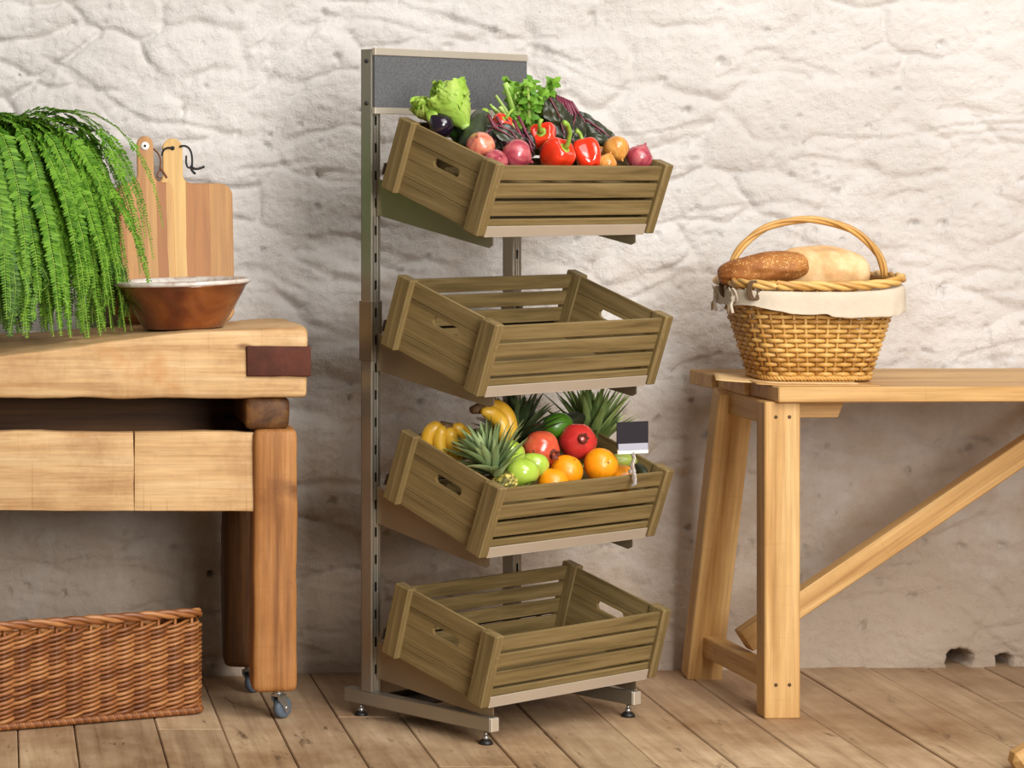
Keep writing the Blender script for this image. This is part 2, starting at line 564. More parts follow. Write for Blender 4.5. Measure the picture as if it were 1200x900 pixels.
def make_rack():
    root = empty('display_stand', RO, (0, 0, TH))
    tag(root, 'steel retail stand with slotted uprights holding four tilted wooden crates', 'display stand')
    w, dp = .028, .036
    Z0, Z1 = .063, 1.5636

    def upright(x0):
        m = MB()
        m.box((x0, .033, Z0), (x0 + w, dp, Z1), .0008)
        m.box((x0, .0025, Z0), (x0 + .003, dp, Z1), .0008)
        m.box((x0 + w - .003, .0025, Z0), (x0 + w, dp, Z1), .0008)
        m.box((x0, 0, Z0), (x0 + .0105, .003, Z1), .0008)
        m.box((x0 + w - .0105, 0, Z0), (x0 + w, .003, Z1), .0008)
        z = Z0
        k = 0
        while z < Z1 - .02:
            top = min(z + .042, Z1)
            m.box((x0 + .0105, .0002, z), (x0 + w - .0105, .003, top), .0005)
            z += .064; k += 1
        o = m.build('upright', M_STEEL, root)
        return o
    # the sleeve leaves the slotted face open
    for x0 in (0, RS - w):
        o = upright(x0)
        s = MB()
        s.box((x0 - .003, -.002, .835), (x0 - .0003, dp + .003, .975), .0008)
        s.box((x0 + w + .0003, -.002, .835), (x0 + w + .003, dp + .003, .975), .0008)
        s.box((x0 - .003, -.0028, .835), (x0 + .008, -.0002, .975), .0008)
        s.box((x0 + w - .008, -.0028, .835), (x0 + w + .003, -.0002, .975), .0008)
        s.build('joint_sleeve', M_STEELD, o)
    # sign header
    h0, h1 = Z1 - .152, Z1 + .002
    fr = MB()
    fr.box((-.001, -.012, h1 - .017), (RS + .010, -.0005, h1), .001)
    fr.box((-.001, -.012, h0), (RS + .010, -.0005, h0 + .015), .001)
    hd = fr.build('header_frame', M_STEELL, root)
    b = MB(); b.box((.000, -.009, h0 + .015), (RS + .010, -.002, h1 - .017), .0005)
    tag(b.build('header_board', M_FELT, hd), 'charcoal fleck sign board')
    for z in (h0 + .025, h1 - .03):
        bt = MB()
        bt.lathe([(0, 0), (.005, 0), (.005, .002), (.003, .004), (0, .004)], 10, Matrix.Translation((0, .018, z)) @ Matrix.Rotation(-PI / 2, 4, 'Y'))
        bt.build('header_bolt', M_DARK, root)
    # feet
    for x0 in (0, RS - w):
        r = MB(); r.box((x0, -.362, .030), (x0 + w, .092, Z0), .002)
        ro = r.build('base_rail', M_STEEL, root)
        c = MB(); c.box((x0 + .001, -.366, .031), (x0 + w - .001, -.362, Z0 - .001), .002)
        c.build('end_cap', M_STEELL, ro)
        for y in (-.338, .049):
            f = MB()
            f.lathe([(.004, .012), (.004, .030)], 10, Matrix.Translation((x0 + w / 2, y, 0)))
            f.lathe([(.008, .010), (.007, .017), (.004, .021)], 16, Matrix.Translation((x0 + w / 2, y, 0)))
            fo = f.build('levelling_foot', M_ZINC, ro)
            p = MB(); p.lathe([(0, 0), (.016, 0), (.016, .004), (.012, .009), (.007, .012), (0, .012)], 20, Matrix.Translation((x0 + w / 2, y, 0)))
            tag(p.build('rubber_pad', M_DARK, ro), 'black rubber pad')
    x = MB(); x.box((w, -.105, .042), (RS - w, -.012, .046), .001); x.box((w, -.014, .042), (RS - w, -.010, .060), .001)
    x.build('base_crossbar', M_DARKST, root)
    # cradles
    for c in CRT:
        t = math.tan(c['tau']); ct, st = math.cos(c['tau']), math.sin(c['tau'])
        f = lambda b: c['z'] - .0045 + (c['b'] - b) * t        # underside line of the crate
        bF = c['b'] - .012
        lip = MB()
        Mx = RACK.inverted() @ crate_matrix(c)
        lip.box((.031, .0035, -.001), (CW - .031, .0065, .0225), .0008, Mx)
        lip.box((.031, .0035, -.0035), (CW - .031, .06, -.001), .0008, Mx)
        lo = lip.build('crate_cradle', M_STEELL, root)
        tag(lo, 'pale steel cradle lip under the crate front')
        for xx in (.0125, RS - .0155):
            poly = [(bF + .004, f(bF) - .001), (bF + .004, f(bF) - .020), (bF - .008, f(bF) - .026), (.003, f(0) - .088), (.003, f(0) - .0005)]
            pm = MB(); pm.prism([(-b_, z_) for b_, z_ in poly], 0, .003, Matrix.Translation((xx, 0, 0)) @ Matrix(((0, 1, 0, 0), (1, 0, 0, 0), (0, 0, 1, 0), (0, 0, 0, 1))))
            pm.build('bracket', M_STEELD, lo)
        rd = MB()
        rd.box((-.004, CD + .001, .030), (CW + .004, CD + .004, .058), .001, Mx)
        rd.box((.06, CD - .06, -.0035), (CW - .06, CD + .004, -.001), .0008, Mx)
        rd.box((.06, CD + .001, -.003), (.078, CD + .004, .050), .0008, Mx)
        rd.box((CW - .078, CD + .001, -.003), (CW - .06, CD + .004, .050), .0008, Mx)
        rd.build('rear_stop', M_DARKST, lo)
    return root


make_rack()


def make_crate():
    root = empty('wooden_crate')
    pw, pd, pj = .028, .044, .010         # posts: face width, side depth, how far slats are set back
    W, D, H = CW, CD, CH
    for x0 in (0, W - pw):
        for y0 in (0, D - pd):
            m = MB(); m.box((x0, y0, 0), (x0 + pw, y0 + pd, H), .0022)
            m.build('corner_post', crate_wood(2), root)
    pitch, sh, th = .0423, .0346, .008
    for k in range(4):
        z = .0015 + k * pitch
        m = MB(); m.box((pw * .6, pj, z), (W - pw * .6, pj + th, z + sh), .0015); m.build('front_slat', crate_wood(0), root)
        m = MB(); m.box((pw * .6, D - pj - th, z), (W - pw * .6, D - pj, z + sh), .0015); m.build('back_slat', crate_wood(0), root)
    for x0 in (.016, W - .016 - th):
        m = MB()
        for k in range(4):
            z = .0015 + k * pitch; z1 = z + pitch - .0009
            if k == 3: z1 = H - .003
            ya, yb = .012, D - .012
            if k == 2:
                # this board carries the stadium-shaped hand hole
                yc, hl, hh = D * .48, .041, .0105
                zc = z + .021
                n = 10
                arc = []
                for i in range(n + 1):
                    a = -PI / 2 + PI * i / n; arc.append((yc + (hl - hh) + hh * math.cos(a), zc + hh * math.sin(a)))
                for i in range(n + 1):
                    a = PI / 2 + PI * i / n; arc.append((yc - (hl - hh) + hh * math.cos(a), zc + hh * math.sin(a)))
                N = len(arc)
                out = []
                for (y, zz) in arc:       # matching points on the board's outline
                    dy, dz = y - yc, zz - zc
                    s_ = min((yb - yc) / abs(dy) if abs(dy) > 1e-6 else 1e9, ((z1 - zc) / dz) if dz > 1e-6 else (((z - zc) / dz) if dz < -1e-6 else 1e9))
                    out.append([yc + dy * s_, zc + dz * s_])
                for (cy, cz) in ((ya, z), (yb, z), (ya, z1), (yb, z1)):
                    i = min(range(N), key=lambda i: (out[i][0] - cy) ** 2 + ((out[i][1] - cz) * 6) ** 2); out[i] = [cy, cz]
                vs = []
                for xx in (x0, x0 + th):
                    vs += [(xx, y, zz) for y, zz in arc] + [(xx, y, zz) for y, zz in out]
                fs = []
                for i in range(N):
                    j = (i + 1) % N
                    fs.append((i, j, N + j, N + i))
                    fs.append((2 * N + i, 3 * N + i, 3 * N + j, 2 * N + j))
                    fs.append((i, 2 * N + i, 2 * N + j, j))
                    fs.append((N + i, N + j, 3 * N + j, 3 * N + i))
                m.add(vs, fs)
            else:
                m.box((x0, ya, z), (x0 + th, yb, z1), .0009)
        m.build('end_panel', crate_wood(1), root)
    for k in range(5):
        y = .022 + k * (D - .044) / 5
        m = MB(); m.box((.027, y + .002, .0015), (W - .027, y + (D - .044) / 5 - .002, .0105), .0012)
        m.build('bottom_slat', crate_wood(0), root)
    return root


crate_labels = ['wooden crate of vegetables, topmost on the steel stand', 'empty olive-brown wooden crate between the vegetable crate and the fruit crate', 'wooden crate full of mixed fruit with a price card on its rim', 'empty olive-brown wooden crate just above the floor, lowest on the stand']
proto = make_crate()
for i, c in enumerate(CRT):
    o = proto if i == 0 else copy_tree(proto)
    M = crate_matrix(c)
    o.location = M.translation; o.rotation_euler = M.to_euler()
    tag(o, crate_labels[i], 'crate', 'tilted wooden crates on the steel stand')
# a slatted false floor in the two full crates lifts the produce to the rim
for i in (0, 2):
    o = [x for x in bpy.data.objects if x.get('label') == crate_labels[i]][0]
    m = MB()
    zt = .103
    for k in range(3):
        y = .024 + k * .048
        m.box((.028, y + .0015, zt - .010), (CW - .028, y + .0465, zt), .001)
    m.build('raised_floor', crate_wood(0), o)

CM = [crate_matrix(c) for c in CRT]
CMI = [m.inverted() for m in CM]
CAM = Vector((0, 0, EYE))
LOG = []


def cp(k, u, v, y, name=''):
    """where the sight line through a pixel meets the crate's own plane at depth y behind its front"""
    d = at(u, v, 6.0) - CAM
    a = CMI[k] @ CAM; b = CMI[k].to_3x3() @ d
    t = (y - a.y) / b.y
    L = a + b * t
    LOG.append((k, name, tuple(round(c, 3) for c in L)))
    return CAM + d * t


def cw(k, x, y, z): return CM[k] @ Vector((x, y, z))
def cdir(k, x, y, z): return CM[k].to_3x3() @ Vector((x, y, z))


# ------------------------------------------------------------------ produce
M_REDON = streaky('red_onion_skin', [(.25, lin(122, 34, 52)), (.5, lin(172, 70, 82)), (.8, lin(214, 132, 128))], .12, 60, .28, .35)
M_PINKON = streaky('pink_onion_skin', [(.25, lin(166, 70, 62)), (.5, lin(206, 118, 92)), (.8, lin(232, 160, 124))], .12, 60, .28, .35)
M_YELON = streaky('yellow_onion_skin', [(.25, lin(168, 98, 32)), (.5, lin(206, 140, 62)), (.8, lin(230, 182, 104))], .12, 60, .3, .3)
M_PEPPER = streaky('red_pepper_skin', [(.2, lin(218, 34, 14)), (.8, lin(238, 70, 34))], .3, 12, .16, .7, .02)
M_STEM = plain('green_stem', lin(140, 172, 60), .5, var=.15)
M_TWIG = plain('brown_stem', lin(86, 62, 34), .7, var=.2)
M_EGG = plain('aubergine_skin', lin(30, 18, 34), .18, 0, .6, .25, 6, 0, .5)
M_COURG = streaky('courgette_skin', [(.3, lin(36, 44, 28)), (.7, lin(62, 70, 48))], .1, 50, .35, .1)
M_CUKE = streaky('cucumber_skin', [(.3, lin(30, 62, 20)), (.7, lin(70, 112, 44))], .1, 50, .35, .2)
M_CELST = leafy('celery_stalk', lin(150, 190, 84), lin(196, 220, 130), .4, .15)
M_CELLF = leafy('celery_leaf', lin(66, 122, 24), lin(132, 178, 58), .5, .25)
M_LETT = leafy('lettuce_leaf', lin(140, 186, 52), lin(206, 224, 120), .5, .3)
M_CHLEAF = leafy('chard_leaf', lin(34, 25, 27), lin(56, 62, 38), .35, .1, .5)
M_CHSTEM = plain('chard_stem', lin(112, 46, 62), .35, 0, .5, .25, 20)
M_APPLE = streaky('green_apple_skin', [(.2, lin(138, 172, 48)), (.6, lin(172, 198, 74)), (.85, lin(200, 212, 112))], .6, 22, .2, .5, .0)
M_ORANGE = plain('orange_peel', lin(240, 150, 12), .38, 0, .5, .10, 90, .18, .15, .15)
M_POMR = streaky('pomegranate_skin', [(.2, lin(166, 26, 34)), (.55, lin(202, 56, 48)), (.85, lin(222, 108, 70))], .8, 14, .25, .4, .0)
M_POMO = streaky('pomegranate_blush_skin', [(.2, lin(166, 40, 30)), (.5, lin(206, 86, 56)), (.85, lin(228, 140, 84))], .8, 14, .25, .4, .0)
M_POMC = plain('pomegranate_calyx', lin(120, 50, 34), .7, var=.3)
M_BANANA = streaky('banana_skin', [(.2, lin(160, 112, 24)), (.5, lin(206, 158, 40)), (.85, lin(224, 184, 70))], .3, 24, .4, .1)
M_BANTIP = plain('banana_tip', lin(92, 66, 34), .7, var=.3)
def rind():
    t = NT('pineapple_rind'); v = t.n('ShaderNodeTexVoronoi', i_Scale=75); t.l(t.coords(), 0, v, 'Vector')
    r = t.ramp([(.12, lin(226, 206, 128)), (.42, lin(190, 168, 76)), (.62, lin(96, 92, 36))]); t.l(v, 'Distance', r, 0); t.l(r, 0, t.b, 'Base Color')
    t.b.inputs['Roughness'].default_value = .5; t.bump(v, 'Distance', -.6, .006); return t.m


M_PINEB = rind()
M_PINEL = leafy('pineapple_leaf', lin(84, 112, 68), lin(176, 194, 136), .45, .05)
M_PINED = leafy('pineapple_leaf_dark', lin(40, 54, 32), lin(96, 112, 70), .5, .05)
M_PINEG = leafy('pineapple_leaf_green', lin(74, 104, 52), lin(166, 186, 112), .5, .05)
M_LIME = plain('lime_skin', lin(70, 118, 26), .35, 0, .5, .2, 40, .1, .2)
M_MANGO = streaky('green_mango_skin', [(.3, lin(122, 150, 44)), (.7, lin(190, 198, 92))], .5, 14, .35, .2, 0)
M_AVO = plain('avocado_skin', lin(34, 38, 20), .5, 0, .4, .3, 60, .3)


def onion(p, r, zdir, mat, label, group=None, spin=0):
    m = MB()
    prof = []
    for i in range(25):
        a = PI * i / 24
        z = -math.cos(a); rr = math.sin(a)
        if z > .55: rr = max(rr * (1 - .55 * (z - .55)), .10); z = z + .9 * (z - .55) ** 2
        prof.append((rr * r if 0 < i < 24 else (0.0 if i == 0 else .06 * r), z * .92 * r))
    prof.insert(-1, (.085 * r, prof[-1][1] * 1.10)); prof[-1] = (0, prof[-2][1] + .08 * r)
    m.lathe(prof, 36, wob=lambda a, t: 1 + .018 * math.cos(3 * a + 1) + .01 * math.cos(11 * a))
    o = m.build('onion', mat, None, M=Matrix.Translation(p) @ frame(zdir, spin))
    tag(o, label, 'onion', group)
    rt = MB()
    for i in range(9):
        a = i * .7
        rt.tube([(0, 0, -.9 * r), (.05 * r * math.cos(a), .05 * r * math.sin(a), -.96 * r), (.10 * r * math.cos(a), .10 * r * math.sin(a), -1.0 * r)], [.02 * r, .016 * r, .006 * r], 4)
    rt.build('root_tuft', M_TWIG, o)
    return o


def pepper(p, r, zdir, label, stem=None, h=1.15, spin=0):
    m = MB()

    def fn(a, t):
        th = PI * t
        lob = 1 + .13 * math.cos(4 * a) * math.sin(th) ** .7 + .05 * math.cos(3 * a + 1)
        rr = math.sin(th) ** .75 * r * lob * (1.0 - .22 * t)
        z = math.cos(th) * h * r
        d = math.exp(-(math.sin(th) / .42) ** 2)
        if t < .5: z -= .42 * r * d
        else: z += .22 * r * d + .10 * r * math.cos(4 * a) * math.sin(th)
        return (rr * math.cos(a), rr * math.sin(a), z)
    m.blob(fn, 48, 28)
    o = m.build('bell_pepper', M_PEPPER, None, M=Matrix.Translation(p) @ frame(zdir, spin))
    tag(o, label, 'bell pepper', 'red bell peppers in the vegetable crate')
    s = MB()
    z0 = h * r * .58
    st = stem or [(0, 0, 0), (.02 * r, 0, .4 * r), (.2 * r, .1 * r, .8 * r), (.55 * r, .15 * r, .95 * r)]
    s.tube([(x, y, z + z0) for x, y, z in st], [.22 * r] + [.13 * r] * (len(st) - 2) + [.16 * r], 10)
    s.lathe([(.42 * r, z0 + .02 * r), (.34 * r, z0 + .08 * r), (.16 * r, z0 + .12 * r), (0, z0 + .14 * r)], 20, wob=lambda a, t: 1 + .14 * math.cos(5 * a))
    s.build('stalk', M_STEM, o)
    return o


def apple(p, r, zdir, label):
    m = MB()
    prof = []
    for i in range(29):
        a = PI * i / 28
        rr = math.sin(a) * (1 + .06 * math.cos(a + PI)); z = -math.cos(a) * .90
        d = math.exp(-(math.sin(a) / .33) ** 2)
        z += (.30 if a < PI / 2 else -.34) * d * (.7 if a < PI / 2 else 1)
        prof.append((rr * r, z * r))
    prof[0] = (0, prof[0][1]); prof[-1] = (0, prof[-1][1])
    m.lathe(prof, 36, wob=lambda a, t: 1 + .02 * math.cos(5 * a) * (1 - t) + .012 * math.cos(2 * a))
    o = m.build('green_apple', M_APPLE, None, M=Matrix.Translation(p) @ frame(zdir))
    tag(o, label, 'apple', 'green apples in the fruit crate')
    s = MB(); s.tube([(0, 0, .5 * r), (.03 * r, 0, .75 * r), (.12 * r, .04 * r, 1.02 * r)], [.04 * r, .035 * r, .06 * r], 7)
    s.build('stalk', M_TWIG, o)
    return o


def orange(p, r, zdir, label):
    m = MB()

    def fn(a, t):
        th = PI * t; d = math.exp(-(math.sin(th) / .14) ** 2)
        rr = r * (1 - .06 * d) * (1 + .012 * math.cos(3 * a))
        return (rr * math.sin(th) * math.cos(a), rr * math.sin(th) * math.sin(a), .96 * rr * math.cos(th))
    m.blob(fn, 40, 26)
    o = m.build('orange', M_ORANGE, None, M=Matrix.Translation(p) @ frame(zdir))
    tag(o, label, 'orange', 'oranges in the fruit crate')
    s = MB(); s.lathe([(.07 * r, .90 * r), (.06 * r, .925 * r), (0, .93 * r)], 9, wob=lambda a, t: 1 + .2 * math.cos(5 * a))
    s.build('stalk_scar', M_TWIG, o)
    return o


def pomegranate(p, r, zdir, mat, label):
    m = MB()

    def fn(a, t):
        th = PI * t
        rr = r * (1 + .025 * math.cos(6 * a) * math.sin(th) + .01 * math.cos(2 * a))
        z = .93 * rr * math.cos(th)
        if t < .12: z += r * .06 * (1 - t / .12)
        return (rr * math.sin(th) * math.cos(a), rr * math.sin(th) * math.sin(a), z)
    m.blob(fn, 42, 26)
    o = m.build('pomegranate', mat, None, M=Matrix.Translation(p) @ frame(zdir))
    tag(o, label, 'pomegranate', 'pomegranates in the fruit crate')
    s = MB()
    n = 36; vs = []; fs = []
    for j, (rr, z) in enumerate(((.28, .90), (.20, 1.02), (.25, 1.13), (.19, 1.11), (.14, 1.0), (.10, .97))):
        for i in range(n):
            a = 2 * PI * i / n
            tooth = (.12 * max(0, math.cos(6 * a)) if j in (2, 3) else 0)
            vs.append(((rr + tooth * .4) * r * math.cos(a), (rr + tooth * .4) * r * math.sin(a), (z + tooth) * r))
    for j in range(5):
        for i in range(n): fs.append((j * n + i, j * n + (i + 1) % n, (j + 1) * n + (i + 1) % n, (j + 1) * n + i))
    fs.append(tuple(range(5 * n, 6 * n)))
    s.add(vs, fs, True)
    s.build('calyx', M_POMC, o)
    return o


def blade(mb, base, d, up, L, w, curl=.5, n=7, cup=.25, wav=0, mat=None):
    """one strap or oval leaf: base point, direction, face normal"""
    d = Vector(d).normalized(); up = Vector(up); up = (up - d * up.dot(d)).normalized(); sd = d.cross(up)
    vs, fs = [], []
    p = Vector(base); ang = 0
    for i in range(n + 1):
        t = i / n
        ww = w * (math.sin(PI * min(1, (t * .86 + .14))) ** .8 if wav >= 0 else (1 - t) ** .7 * (1 if t > 0.05 else .9))
        if i == n: ww = w * .04
        dd = d * math.cos(ang) + up * math.sin(ang) * -1
        uu = up * math.cos(ang) + d * math.sin(ang)
        wv = abs(wav) * math.sin(t * 17 + base[0] * 90) * w
        vs += [p - sd * ww + uu * (cup * ww + wv), p, p + sd * ww + uu * (cup * ww - wv)]
        p = p + dd * (L / n); ang += curl / n
    for i in range(n):
        a = i * 3
        fs += [(a, a + 1, a + 4, a + 3), (a + 1, a + 2, a + 5, a + 4)]
    mb.add(vs, fs, True)


def pineapple(p, axis, rb, hb, lcrown, wcrown, leafmat, label, nl=46, spread=1.0, seed=1):
    """p: where the crown meets the body; axis: from body to crown"""
    rr = random.Random(seed)
    root = empty('pineapple'); root.matrix_basis = Matrix.Translation(p) @ frame(axis)
    tag(root, label, 'pineapple', 'pineapples in the fruit crate')
    m = MB()

    def fn(a, t):
        z = -hb * t; s_ = math.sin(PI * (t * .9 + .06)) ** .45
        b = .97 + .16 * (abs(math.sin(a * 6 + t * 16)) * abs(math.sin(a * 6 - t * 16)))
        k = rb * s_ * b * (1 if 0 < t < 1 else 0)
        return (k * math.cos(a), k * math.sin(a), z)
    m.blob(fn, 72, 30)
    m.build('body', M_PINEB, root)
    c = MB()
    for i in range(nl):
        t = i / nl                        # outer leaves first
        a = i * 2.39996 + rr.uniform(-.2, .2)
        el = math.radians((70 - 60 * spread) + (18 + 60 * spread) * t + rr.uniform(-6, 6))
        L = lcrown * (.55 + .5 * math.sin(PI * min(1, .2 + t * .75))) * rr.uniform(.85, 1.1)
        d = Vector((math.cos(a) * math.cos(el), math.sin(a) * math.cos(el), math.sin(el)))
        up = Vector((-math.cos(a) * math.sin(el), -math.sin(a) * math.sin(el), math.cos(el)))
        b = Vector((math.cos(a) * .25 * rb * (1 - t), math.sin(a) * .25 * rb * (1 - t), lcrown * .22 * t - .004))
        tip = CMI[2] @ (root.matrix_basis @ (b + d * L))
        if (tip.x < .034 or tip.y < .03) and tip.z < .195: continue
        blade(c, b, d, up, L, wcrown, .5 - .4 * t + rr.uniform(-.2, .2), 7, .5, -.0001)
    c.build('leaf_crown', leafmat, root)
    return root


def banana_mesh(pts, r, tipmb):
    m = MB()
    n = len(pts)
    rs = []
    for i in range(n):
        t = i / (n - 1)
        rs.append(r * (min(1, .35 + t * 4) if t < .2 else (min(1, .30 + (1 - t) * 4.5) if t > .82 else 1)))
    m.tube(pts, rs, 10)
    return m


def arc(p0, p1, p2, n=14):
    p0, p1, p2 = Vector(p0), Vector(p1), Vector(p2)
    return [p0 * (1 - t) ** 2 + p1 * 2 * t * (1 - t) + p2 * t * t for t in [i / n for i in range(n + 1)]]


def bananas(name_label, curves, r, stem_at):
    root = empty('banana_bunch', stem_at)
    tag(root, name_label, 'bananas', 'banana bunches in the fruit crate')
    o0 = Vector(stem_at)
    for cv in curves:
        pts = [q - o0 for q in arc(*cv)]
        b = banana_mesh(pts, r, None).build('banana', M_BANANA, root)
        t = MB(); d = (pts[-1] - pts[-2]).normalized()
        t.tube([pts[-1] - d * .003, pts[-1] + d * .007], [r * .34, r * .22], 8); t.build('blossom_tip', M_BANTIP, b)
    s = MB(); a = Vector(curves[0][0]) - o0; e = (a - (Vector(curves[0][1]) - o0)).normalized()
    s.tube([a - e * .004, a + e * .012, a + e * .026], [r * .8, r * .62, r * .5], 8); s.build('bunch_stem', M_BANTIP, root)
    return root


G1 = 'onions in the vegetable crate'
up1 = cdir(0, 0, 0, 1)
onion(cp(0, 563, 171, .115, 'onA'), .0325, cdir(0, -.7, -.2, .7), M_PINKON, 'pinkish-brown onion against the left side of the top crate, above another onion', G1)
onion(cp(0, 581, 189, .051, 'onB'), .0265, cdir(0, -.3, -.6, .6), M_REDON, 'red onion at the front left corner of the top crate, mostly behind the rim', G1)
onion(cp(0, 605, 181, .058, 'onC'), .0345, cdir(0, .8, -.6, -.25), M_REDON, 'large red onion left of the red peppers, its root end to the right', G1)
onion(cp(0, 722, 174, .078, 'yon'), .0305, cdir(0, -.1, -.8, -.5), M_YELON, 'round golden yellow onion right of the red peppers', G1)
onion(cp(0, 711, 192, .043, 'yonS'), .0235, cdir(0, .2, .1, 1), M_YELON, 'small pale yellow onion peeping over the rim below the golden onion', G1)
onion(cp(0, 702, 182, .130, 'yonB'), .0265, cdir(0, .2, .5, .7), M_YELON, 'yellow onion half hidden behind the rightmost red pepper', G1)
onion(cp(0, 749, 185, .054, 'onR'), .0310, cdir(0, .35, .1, .9), M_REDON, 'red onion in the right corner of the top crate', G1)
pepper(cp(0, 653, 182, .062, 'pepF'), .0400, cdir(0, .05, -.55, .85), 'red bell pepper at the rim with a long upright curling green stalk', [(0, 0, 0), (-.02 * .036, .1 * .036, .5 * .036), (.05 * .036, .5 * .036, 1.1 * .036), (-.15 * .036, 1.0 * .036, 1.5 * .036), (-.6 * .036, 1.3 * .036, 1.7 * .036)], 1.05, .6)
pepper(cp(0, 688, 181, .060, 'pepR'), .0350, cdir(0, .15, .75, .65), 'rightmost red bell pepper, its lobed blossom end to the front', None, 1.2, .3)
pepper(cp(0, 637, 160, .135, 'pepB'), .0345, cdir(0, -.75, -.2, .5), 'red bell pepper behind the one with the curling stalk', None, 1.0, 1.0)
pepper(cp(0, 588, 146, .175, 'pepO'), .0255, cdir(0, 0, -.4, 1), 'small orange-red bell pepper between courgette and celery', None, 1.0, .2)


def aubergine(p0, p1, r, label):
    """p0 stalk end, p1 blossom end"""
    ax = Vector(p1) - Vector(p0); L = ax.length
    m = MB(); prof = []
    for i in range(23):
        t = i / 22
        k = math.sin(PI * t ** 1.25) ** .62 * (.62 + .48 * t)
        prof.append((k * r if 0 < i < 22 else 0, t * L))
    m.lathe(prof, 30, wob=lambda a, t: 1 + .02 * math.cos(2 * a))
    o = m.build('aubergine', M_EGG, None, M=Matrix.Translation(p0) @ frame(ax)); tag(o, label, 'aubergine', 'aubergines in the vegetable crate')
    s = MB(); s.tube([(0, 0, .02), (0, 0, -.004), (.004, .002, -.022)], [.012, .008, .007], 9)
    s.lathe([(0, .001), (r * .35, .004), (r * .52, .016), (r * .60, .03)], 20, wob=lambda a, t: 1 + .16 * t * math.cos(5 * a))
    s.build('calyx', M_STEM, o)
    return o


aubergine(cp(0, 501, 129, .266, 'egB'), cp(0, 527, 158, .205, 'egT'), .032, 'glossy dark purple aubergine at the left corner of the top crate')
aubergine(cp(0, 652, 172, .215, 'eg2T'), cp(0, 642, 122, .300, 'eg2B'), .036, 'dark aubergine standing behind the red-stemmed chard bunch')


def long_veg(pts, r, mat, name, label, cat):
    m = MB(); n = len(pts)
    m.tube(pts, [r * (.55 if i == 0 else .5 if i == n - 1 else (.92 if i in (1, n - 2) else 1)) for i in range(n)], 14)
    o = m.build(name, mat); tag(o, label, cat)
    d = (Vector(pts[0]) - Vector(pts[1])).normalized()
    s = MB(); s.tube([Vector(pts[0]) - d * .003, Vector(pts[0]) + d * .018], [r * .45, r * .38], 7); s.build('stalk', M_STEM, o)
    return o


p0, p1 = cp(0, 546, 178, .155, 'co0'), cp(0, 566, 136, .215, 'co1')
long_veg([p1 + (p0 - p1) * t for t in (0, .05, .2, .4, .6, .8, .95, 1)], .0265, M_COURG, 'courgette', 'dark courgette leaning up behind the pinkish-brown onion', 'courgette')
p0, p1 = cp(0, 556, 172, .205, 'cu0'), cp(0, 522, 135, .280, 'cu1')
long_veg([p1 + (p0 - p1) * t for t in (0, .05, .2, .4, .6, .8, .95, 1)], .0265, M_CUKE, 'cucumber', 'dark green cucumber lying under the pale lettuce, beside the aubergine', 'cucumber')


def lettuce(base, axis, L, w, label, n=34, seed=3, mat=None, fan=1.0):
    rr = random.Random(seed)
    root = empty('lettuce'); F = Matrix.Translation(base) @ frame(axis); root.matrix_basis = F
    tag(root, label, 'lettuce', 'pale lettuce heads in the vegetable crate')
    m = MB()
    for i in range(n):
        t = i / n; a = i * 2.4
        el = math.radians(88 - 40 * t * fan + rr.uniform(-6, 6))
        d = Vector((math.cos(a) * math.cos(el), math.sin(a) * math.cos(el), math.sin(el)))
        up = Vector((-math.cos(a) * math.sin(el), -math.sin(a) * math.sin(el), math.cos(el)))
        # ruffled leaf as a small grid
        LL = L * rr.uniform(.75, 1.05) * (1 - .2 * t); W = w * rr.uniform(.7, 1.1)
        sd = d.cross(up); vs = []; fs = []; nu, nv = 8, 12
        ph = rr.uniform(0, 6)
        for j in range(nv + 1):
            s_ = j / nv
            ww = W * (.30 + .85 * math.sin(PI * min(1, s_ * .78 + .06)) ** 1.3)
            cu = -.5 * s_ ** 2 * rr.uniform(.9, 1.1)
            for k in range(nu + 1):
                q = (k / nu - .5) * 2
                ruf = .30 * W * s_ * abs(q) ** 1.5 * math.sin(9 * s_ + 7 * q + ph) + .20 * W * s_ * math.sin(23 * s_ + 5 * q * 3 + ph)
                pt = d * (LL * (s_ - .10 * q * q * s_)) + sd * (ww * q * .9) + up * (.45 * ww * q * q + ruf + cu * L * -.25) + Vector((math.cos(a), math.sin(a), 0)) * .012
                vs.append(pt)
        for j in range(nv):
            for k in range(nu):
                b = j * (nu + 1) + k; fs.append((b, b + 1, b + nu + 2, b + nu + 1))
        m.add(vs, fs, True)
    m.build('leaves', mat or M_LETT, root)
    s = MB(); s.lathe([(0, -.006), (.010, -.005), (.012, 0), (.010, .012), (0, .02)], 14)
    s.build('stump', M_CELST, root)
    return root


b0 = cp(0, 545, 148, .200, 'let0')
lettuce(b0, cp(0, 515, 100, .285, 'let1') - b0, .125, .032, 'pale green lettuce lying across the cucumber in front of the charcoal sign', 30, 3)
b0 = cp(0, 506, 140, .275, 'let2')
lettuce(b0, cp(0, 489, 112, .300, 'let3') - b0, .065, .020, 'small pale lettuce tip at the left back corner, behind the aubergine', 14, 9)


